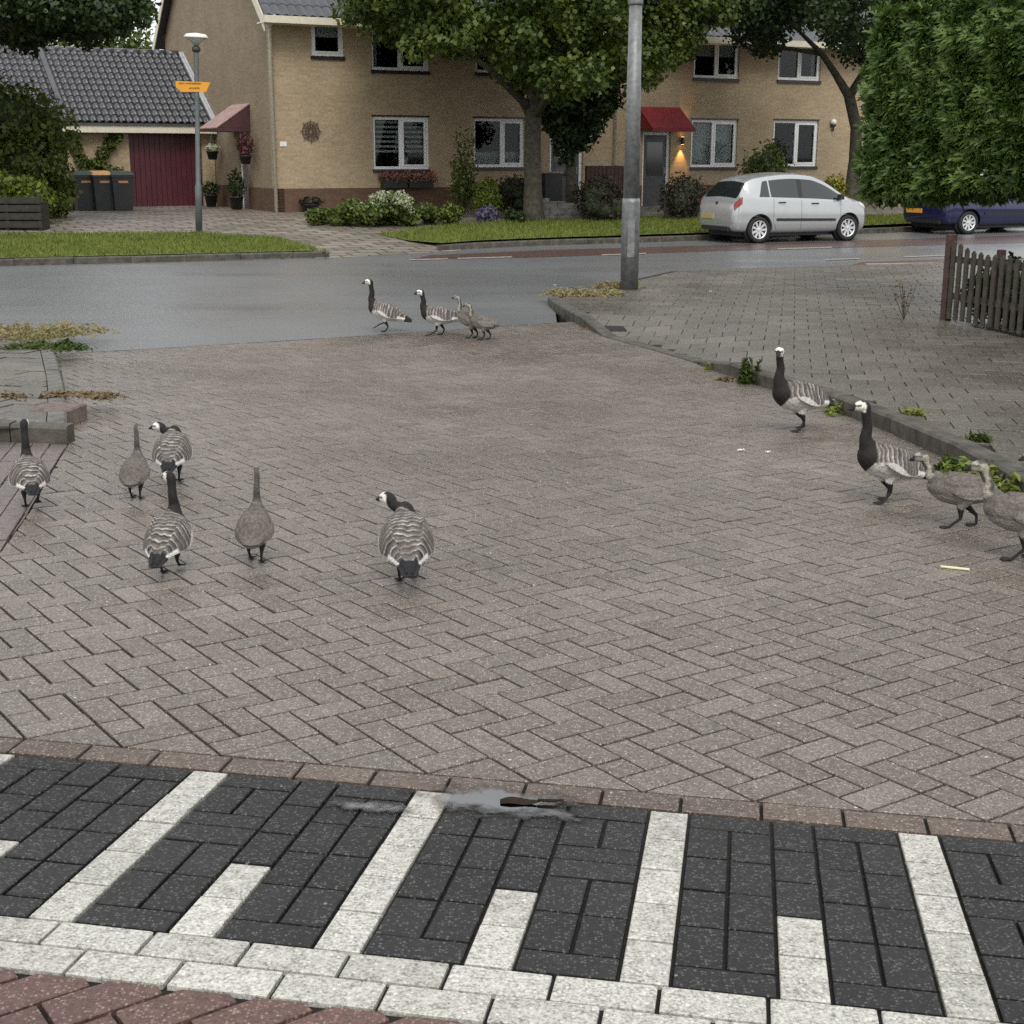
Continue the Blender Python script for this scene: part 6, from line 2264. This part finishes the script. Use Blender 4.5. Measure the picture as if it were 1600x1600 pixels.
def goose(label, px, py, heading, scale, chick=False, neck=(0.205, 0.015, 0.0, 0.0), pitch=8, legs=((0.03, 0), (-0.03, 0)), seed=1, fat=1.0, bank=0.0, group=None):
    """one bird. neck = (height above its base, lean forward, lean left, head turn deg); legs = ((foot forward, foot lift), ...) left, right"""
    nh, nf, nl, ht = neck
    ht = math.radians(ht)
    tl = 0.55 if chick else 1.0
    body = [(-.305 * tl - .02, .0, .232 + .01, .036, .007), (-.235 * tl - .02, 0, .248, .052, .024), (-.165, 0, .262, .080, .058), (-.075, 0, .272, .104, .090), (.02, 0, .276, .113, .104), (.10, 0, .284, .104, .101), (.158, 0, .302, .082, .085), (.190, 0, .335, .050, .056)]
    if chick:
        body = [(x * 0.92, y, z - .004, ry * .92, rz * .90) for x, y, z, ry, rz in body]
    body = [(x, y, z - .034, ry, rz) for x, y, z, ry, rz in body]
    nb = len(body)
    bx, bz = body[-1][0], body[-1][2]
    k_ = 0.8 if chick else 1.0
    fh = Vector((math.cos(ht), math.sin(ht), 0))
    top = Vector((bx + nf + .012, nl, bz + nh))
    nk = [(bx + nf * .25 + .016, nl * .18, bz + nh * .25, .033 * k_, .037 * k_), (bx + nf * .55 + .004, nl * .5, bz + nh * .55, .027 * k_, .030 * k_), (bx + nf * .85 + .012, nl * .85, bz + nh * .85, .0245 * k_, .027 * k_)]
    hs_ = 0.92 if chick else 1.0
    hd_ = [(0.006, .022, .0285, .030), (.032, .030, .0305, .0315), (.058, .026, .025, .0255), (.078, .018, .0145, .0165), (.098, .012, .010, .010), (.112, .008, .005, .005)]
    head = []
    for (d, z, ry, rz) in hd_:
        head.append((top.x + fh.x * d * hs_, top.y + fh.y * d * hs_, top.z + z * hs_, ry * hs_, rz * hs_))
    spine = np.array(body + nk + head)
    # body pitch about the hips
    pr = math.radians(pitch)
    hip = np.array([-.0, .19])
    S = spine.copy()
    for arr in (S,):
        x, z = arr[:, 0] - hip[0], arr[:, 2] - hip[1]
        w_ = np.ones(len(arr)); w_[nb:] = 1.0
        rot = pr * w_
        arr[:, 0] = hip[0] + x * np.cos(rot) - z * np.sin(rot)
        arr[:, 2] = hip[1] + x * np.sin(rot) + z * np.cos(rot)
    # straighten neck and head back to upright after the pitch
    base = S[nb - 1, :3].copy()
    d0 = spine[nb:, :3] - spine[nb - 1, :3]
    S[nb:, :3] = base + d0
    R = cat(S, 6)
    nring = 18
    V, F, par = [], [], []
    for i in range(len(R)):
        t = R[min(i + 1, len(R) - 1), :3] - R[max(i - 1, 0), :3]
        t = t / (np.linalg.norm(t) + 1e-9)
        lat_ = np.cross(np.array([0, 0, 1.0]) if abs(t[2]) < .97 else np.array([-1.0, 0, 0]), t)
        if i > 6 * (nb - 1):
            lat_ = np.array([-math.sin(ht * min(1, max(0, (i - 6 * nb) / 14))), math.cos(ht * min(1, max(0, (i - 6 * nb) / 14))), 0])
            lat_ = lat_ - t * lat_.dot(t)
        else:
            lat_ = np.array([0, 1.0, 0])
        lat_ = lat_ / np.linalg.norm(lat_)
        upv = np.cross(t, lat_)
        for k in range(nring):
            a = 2 * math.pi * k / nring
            ca_, sa_ = math.cos(a), math.sin(a)
            rz = R[i, 4] * (1.0 if sa_ > 0 else 1.06) * fat
            V.append(R[i, :3] + lat_ * R[i, 3] * fat * ca_ + upv * rz * sa_)
    for i in range(len(R) - 1):
        for k in range(nring):
            k2 = (k + 1) % nring
            F.append((i * nring + k, i * nring + k2, (i + 1) * nring + k2, (i + 1) * nring + k))
    F.append(tuple(range(nring - 1, -1, -1))); F.append(tuple(range((len(R) - 1) * nring, len(R) * nring)))
    mb = MB()
    mb.add(V, F)
    # folded wings

    def pit(p):
        x, z = p[0] - hip[0], p[2] - hip[1]
        return (hip[0] + x * math.cos(pr) - z * math.sin(pr), p[1], hip[1] + x * math.sin(pr) + z * math.cos(pr))
    wing_axis = []
    wl_ = 0.6 if chick else 1.0
    for s_ in (-1, 1):
        wst = [(.135, .070, .315, .020, .010), (.09, .098, .318, .060, .020), (.0, .108, .310, .078, .022), (-.09, .095, .302, .068, .020), (-.17, .066, .293, .045, .015), (-.25, .032, .284, .022, .010), (-.325, .012, .275, .008, .006)]
        if chick:
            wst = [(x * .8, y * .93, z - .018, a * .7, b_) for x, y, z, a, b_ in wst[:5]]
        wst = [(x, y, z - .034, a, b_) for x, y, z, a, b_ in wst]
        Wr = cat(np.array(wst), 4)
        Vw, Fw = [], []
        for i in range(len(Wr)):
            x, y, z, hh_, tt = Wr[i]
            for k in range(10):
                a = 2 * math.pi * k / 10
                # plate leaning on the flank
                oy = math.cos(a) * tt * 0.8 - math.sin(a) * hh_ * 0.42
                oz = math.sin(a) * hh_
                Vw.append(pit((x, s_ * (y * fat + oy), z + oz - .01)))
        for i in range(len(Wr) - 1):
            for k in range(10):
                k2 = (k + 1) % 10
                f = (i * 10 + k, i * 10 + k2, (i + 1) * 10 + k2, (i + 1) * 10 + k)
                Fw.append(f if s_ < 0 else f[::-1])
        c0, c1 = tuple(range(10)), tuple(range((len(Wr) - 1) * 10, len(Wr) * 10))
        Fw += [c0[::-1] if s_ < 0 else c0, c1 if s_ < 0 else c1[::-1]]
        mb.add(Vw, Fw)
    # legs
    leg_lines = []
    foot_lines = []
    for s_, (ff, lift) in zip((1, -1), legs):
        y = s_ * .048
        hipp = Vector(pit((-.01, y, .185)))
        foot = Vector((ff, y * 0.85, .010 + lift))
        ankle = Vector((hipp.x * .35 + ff * .65 - .030 - lift * .5, y * 0.95, .066 + lift * .75))
        knee = Vector((hipp.x * .75 + ff * .25 + .012, y, .135 + lift * .35))
        mb.tube([hipp, knee, ankle], [.042, .026, .0095], 8)
        mb.tube([ankle + Vector((0, 0, .012)), ankle, foot + Vector((-.006, 0, .008)), foot], [.009, .0095, .0085, .009], 8)
        drop = -lift * .55
        toes = [(.062, .0), (.052, .030), (.052, -.030)]
        tp = [foot + Vector((tx, ty, drop - .003 if lift else -.004)) for tx, ty in toes]
        for q in tp:
            mb.tube([foot, foot * .5 + q * .5 + Vector((0, 0, .003)), q], [.008, .0065, .0045], 6)
        for q in ((0, 1), (0, 2)):
            a, b_ = tp[q[0]], tp[q[1]]
            w3 = [foot, a * .85 + foot * .15, b_ * .85 + foot * .15]
            mb.add([p + Vector((0, 0, .0045)) for p in w3] + [p - Vector((0, 0, .0035)) for p in w3], [(0, 1, 2), (5, 4, 3), (0, 3, 4, 1), (1, 4, 5, 2), (2, 5, 3, 0)] if q == (0, 1) else [(2, 1, 0), (3, 4, 5), (1, 4, 3, 0), (2, 5, 4, 1), (0, 3, 5, 2)])
        leg_lines += [(knee, ankle), (ankle, foot)]
        foot_lines += [(foot, q) for q in tp] + [(ankle, foot)]
    me = mesh('tmp', mb.V, mb.F)
    o = bpy.data.objects.new('tmp', me)
    col.objects.link(o)
    md = o.modifiers.new('r', 'REMESH'); md.mode = 'VOXEL'; md.voxel_size = 0.0042; md.use_smooth_shade = True
    ms_ = o.modifiers.new('s', 'SMOOTH'); ms_.factor = 0.5; ms_.iterations = 3
    dg = bpy.context.evaluated_depsgraph_get()
    out = bpy.data.meshes.new_from_object(o.evaluated_get(dg))
    bpy.data.objects.remove(o)
    # ---- plumage
    nV = len(out.vertices)
    co = np.empty(nV * 3, np.float32); out.vertices.foreach_get('co', co); co = co.reshape(-1, 3).astype(float)
    rg = np.random.default_rng(seed)
    best = np.full(nV, 1e9); idx = np.zeros(nV, int)
    for i in range(len(R)):
        d = np.sqrt(((co - R[i, :3]) ** 2).sum(1)) / (0.6 * (R[i, 3] + R[i, 4]) * 0.5 + .012)
        m_ = d < best
        best[m_] = d[m_]; idx[m_] = i
    st = idx / 6.0                                       # spine station, 0 tail .. end of bill
    cb_, sb_ = math.cos(-pr), math.sin(-pr)
    X = hip[0] + (co[:, 0] - hip[0]) * cb_ - (co[:, 2] - hip[1]) * sb_
    Z = hip[1] + (co[:, 0] - hip[0]) * sb_ + (co[:, 2] - hip[1]) * cb_ + .034
    Y = co[:, 1]
    rel = co - R[idx, :3]
    jn = rg.normal(0, 1, nV)
    C = np.zeros((nV, 3))
    headst = nb + 3 - 1
    ph = (X * 1.0 - np.abs(Y) * 0.35 - (Z - .28) * 0.25)
    if not chick:
        up_ = (Z - .276) / .10
        # upper parts: grey feathers, black band and white tip on each row
        cyc = (ph + .0018 * np.sin(Y * 120 + seed) + .006 * np.sin(X * 31 + Y * 23 + seed * 2) + .003 * np.sin(Z * 70 - Y * 40)) / (.030 + .004 * (seed % 3))
        fr = cyc - np.floor(cyc)
        back = np.where(fr[:, None] < .48, np.array([.125, .108, .096]), np.where(fr[:, None] < .80, np.array([.034, .028, .026]), np.array([.42, .40, .37])))
        back = back * (1 + .22 * np.sin(Y * 95 + X * 40) + .18 * np.sin(X * 61 - Y * 37 + seed))[:, None]
        soft = np.clip(.22 + .45 * np.sin(X * 21 + seed) * np.cos(Y * 27 + seed), 0, .65)[:, None]
        back = back * (1 - soft) + np.array([.105, .090, .080]) * soft
        flank = np.array([.52, .50, .46]) * (1 - .16 * (np.sin(X * 150 + Z * 40) > .55))[:, None]
        belly = np.tile(np.array([.60, .59, .55]), (nV, 1))
        edge = .05 + .02 * np.sin(X * 30)
        C[:] = belly
        fl = (up_ > -.75)
        C[fl] = flank[fl]
        bk = (Z > .262 - .10 * np.clip(-X, 0, .3) + .02 * np.sin(X * 22)) & (X < .20)
        C[bk] = back[bk]
        C[(X < -.235) & (Z > .262)] = (.018, .017, .02)                  # crossed black wing tips
        rump = (X < -.145) & (X > -.240) & (Z < .272)
        C[rump] = (.66, .65, .62)
        C[(X < -.232) & (Z <= .262)] = (.020, .019, .022)                # black tail
        blk = (st > nb - 2.55 + .25 * np.sin(Y * 40)) & (st < headst + .9)
        chest = (X > .150 + .02 * np.sin(Y * 30)) & (st <= nb)
        C[blk & (st > nb - 1.0)] = (.014, .012, .012)
        C[chest] = (.016, .013, .012)
    else:
        base_c = np.array([.145, .128, .112])
        C[:] = base_c
        C[Z > .30] = (.090, .078, .068)
        C[Z < .245] = (.27, .25, .22)
        mo = .5 + .5 * np.sin(X * 71 + 2.1 * np.sin(Y * 63 + seed) + 1.3 * np.sin(Z * 87)) * np.sin(Y * 58 + 1.7 * np.sin(X * 49 + seed))
        mo = (mo + .12 * jn).clip(0, 1)[:, None] * (Z > .262)[:, None]
        C = C * (1 - mo * .6) + np.array([.205, .185, .160]) * mo * .6
        nkm = st > nb - .6
        front = rel[:, 0] * 1.0
        C[nkm] = (.33, .31, .25)
        C[nkm & (front < -.002) & (st < headst + 1.4)] = (.075, .072, .068)
        C[(X < -.20)] = (.05, .045, .04)
    # head
    hm = st > headst + .45
    hx = rel @ np.array([fh.x, fh.y, 0]); hz_ = rel[:, 2]
    ctr = np.array(head[1][:3])
    sh = S[nb:, :3]
    hc = S[nb + 3 + 1, :3]
    dfx = (co - hc) @ np.array([fh.x, fh.y, 0]); dfy = (co - hc) @ np.array([-fh.y, fh.x, 0]); dfz = co[:, 2] - hc[2]
    near = (((co - hc) ** 2).sum(1) < .085 ** 2) & (st > nb + 1.2)
    if not chick:
        face = near & (dfx > -.020 + .5 * np.clip(dfz - .008, 0, 1)) & (dfz > -.034)
        C[near & ~face & (dfz > -.05)] = (.014, .012, .012)
        C[face] = (.72, .70, .62)
        C[face & (dfz > .024) & (dfx < .006)] = (.016, .014, .014)
        lore = face & (np.abs(dfz - .004 + .12 * (dfx - .02)) < .006) & (dfx > .008) & (np.abs(dfy) > .008)
        C[lore] = (.02, .018, .018)
    else:
        C[near] = (.34, .32, .26)
        C[near & ((dfz > .015) | (np.abs(dfy) < .018)) & (dfx < .012)] = (.085, .08, .072)
        C[near & (np.abs(dfz - .004) < .006) & (dfx > .0) & (np.abs(dfy) > .012)] = (.06, .055, .05)
    for s_ in (-1, 1):
        e_ = (dfx - .014) ** 2 + (dfz - .006) ** 2 < .0052 ** 2
        C[near & e_ & (dfy * s_ > .012)] = (.006, .006, .006)
    C[near & (dfx > .040)] = (.018, .017, .018)                          # bill
    # legs
    for a, b_ in leg_lines:
        a_, b2 = np.array(a), np.array(b_)
        ab = b2 - a_
        t = np.clip(((co - a_) @ ab) / (ab @ ab), 0, 1)
        d = np.sqrt(((co - a_ - t[:, None] * ab) ** 2).sum(1))
        lk = (d < .022) & (co[:, 2] < .105 + (0.05 if b_.z > 0.03 else 0)) & (Z < .185)
        C[lk] = (.020, .018, .017)
    for a, b_ in foot_lines:
        a_, b2 = np.array(a), np.array(b_)
        ab = b2 - a_
        t = np.clip(((co - a_) @ ab) / (ab @ ab), 0, 1)
        d = np.sqrt(((co - a_ - t[:, None] * ab) ** 2).sum(1))
        C[d < .018] = (.020, .018, .017)
    C[co[:, 2] < .03] = (.020, .018, .017)
    C *= np.clip(1 + (.07 if chick else .14) * jn, .5, 1.5)[:, None]
    if chick:                                            # downy outline
        nrm = np.empty(nV * 3, np.float32); out.vertices.foreach_get('normal', nrm); nrm = nrm.reshape(-1, 3)
        fluff = (co[:, 2] > .12)
        co2 = co + nrm * (rg.normal(0, .0013, nV) * fluff)[:, None]
        out.vertices.foreach_set('co', co2.astype(np.float32).ravel())
    # soften the edges between the colours, like overlapping feathers
    ne = len(out.edges)
    ed = np.empty(ne * 2, np.int32); out.edges.foreach_get('vertices', ed); ed = ed.reshape(-1, 2)
    deg = np.bincount(ed.ravel(), minlength=nV).astype(float)[:, None] + 1e-9
    for it in range(2 if not chick else 3):
        acc = np.zeros_like(C)
        np.add.at(acc, ed[:, 0], C[ed[:, 1]]); np.add.at(acc, ed[:, 1], C[ed[:, 0]])
        C = C * .4 + acc / deg * .6
    fine = rg.normal(0, 1, nV)
    C = C * np.clip(1 + (.09 if chick else .15) * fine, .5, 1.6)[:, None]
    ca__ = out.color_attributes.new('Col', 'FLOAT_COLOR', 'POINT')
    ca__.data.foreach_set('color', np.concatenate([C, np.ones((nV, 1))], 1).astype(np.float32).ravel())
    out.materials.clear()
    out.materials.append(MT['goose'])
    out.polygons.foreach_set('use_smooth', [True] * len(out.polygons))
    p = hit(px, py)
    ob = bpy.data.objects.new('gosling' if chick else 'goose', out)
    col.objects.link(ob)
    ob.location = (p.x, p.y, p.z)
    ob.rotation_euler = (0, 0, math.radians(heading))
    ob.scale = (scale,) * 3
    tag(ob, label, 'gosling' if chick else 'goose', group)
    return ob


goose('front goose in the road with raised foot, neck stretched, walking left', 603, 518, 178, .92, neck=(.225, .005, 0, 8), pitch=16, legs=((.0, 0), (.10, .06)), seed=1)
goose('goose at the road edge followed by small grey goslings', 688, 524, 180, .92, neck=(.17, .015, 0, 25), pitch=4, legs=((.12, 0), (-.02, 0)), seed=2)
goose('small pale gosling with raised neck behind the road-edge goose', 738, 528, 172, .82, True, neck=(.17, .02, 0, 0), pitch=14, legs=((.03, 0), (-.05, 0)), seed=3)
goose('small grey gosling last in the group at the road edge', 758, 531, 165, .80, True, neck=(.12, .03, 0, 10), pitch=4, legs=((.04, 0), (-.05, 0)), seed=4)
goose('goose standing by the kerb with white face turned to the viewer', 1245, 673, 212, 1.02, neck=(.20, .01, 0.0, 38), pitch=10, legs=((.02, 0), (-.10, .0)), seed=5)
goose('goose on the right with barred back leading two goslings', 1383, 784, 203, .90, neck=(.215, .015, 0.0, -18), pitch=16, legs=((.05, 0), (-.04, 0)), seed=6)
goose('grey gosling right behind the barred goose at the kerb', 1502, 824, 175, .84, True, neck=(.10, .05, 0.0, 10), pitch=0, legs=((.08, 0), (-.09, 0)), seed=7)
goose('gosling cut off by the right picture edge', 1598, 874, 172, .92, True, neck=(.13, .04, 0.0, 8), pitch=4, legs=((.06, 0), (-.06, 0)), seed=8)
goose('gosling head peeping in at the right edge above the weeds', 1655, 838, 180, .80, True, neck=(.15, .03, 0.0, 10), pitch=8, legs=((.04, 0), (-.04, 0)), seed=9)
goose('goose at the far left stepping onto the parking bay with one foot raised', 50, 792, 112, .70, neck=(.215, .02, 0.0, -15), pitch=8, legs=((.0, 0), (-.07, .05)), seed=10)
goose('thin grey gosling seen from behind, left of the stooping goose', 213, 779, 92, .62, True, neck=(.20, .01, 0.0, 0), pitch=18, legs=((.03, 0), (-.03, 0)), seed=11)
goose('goose with neck bent low to the left among the left group', 272, 752, 96, .74, neck=(.0, .09, .10, 75), pitch=12, fat=1.06, legs=((.05, 0), (-.02, 0)), seed=12)
goose('goose with upright black neck and white cheek in the left group', 266, 895, 88, .68, neck=(.195, .01, .01, 48), pitch=14, fat=1.06, legs=((-.02, 0), (.07, .02)), seed=13)
goose('dark-necked grey gosling walking away between the left group and the middle goose', 400, 878, 92, .66, True, neck=(.20, .01, -.005, 10), pitch=17, legs=((.06, 0), (-.03, 0)), seed=14)
goose('large barred goose in the middle of the street with head turned left', 636, 906, 97, .76, neck=(.03, .055, .07, 50), pitch=17, legs=((-.03, 0), (.04, 0)), seed=15, fat=1.12)
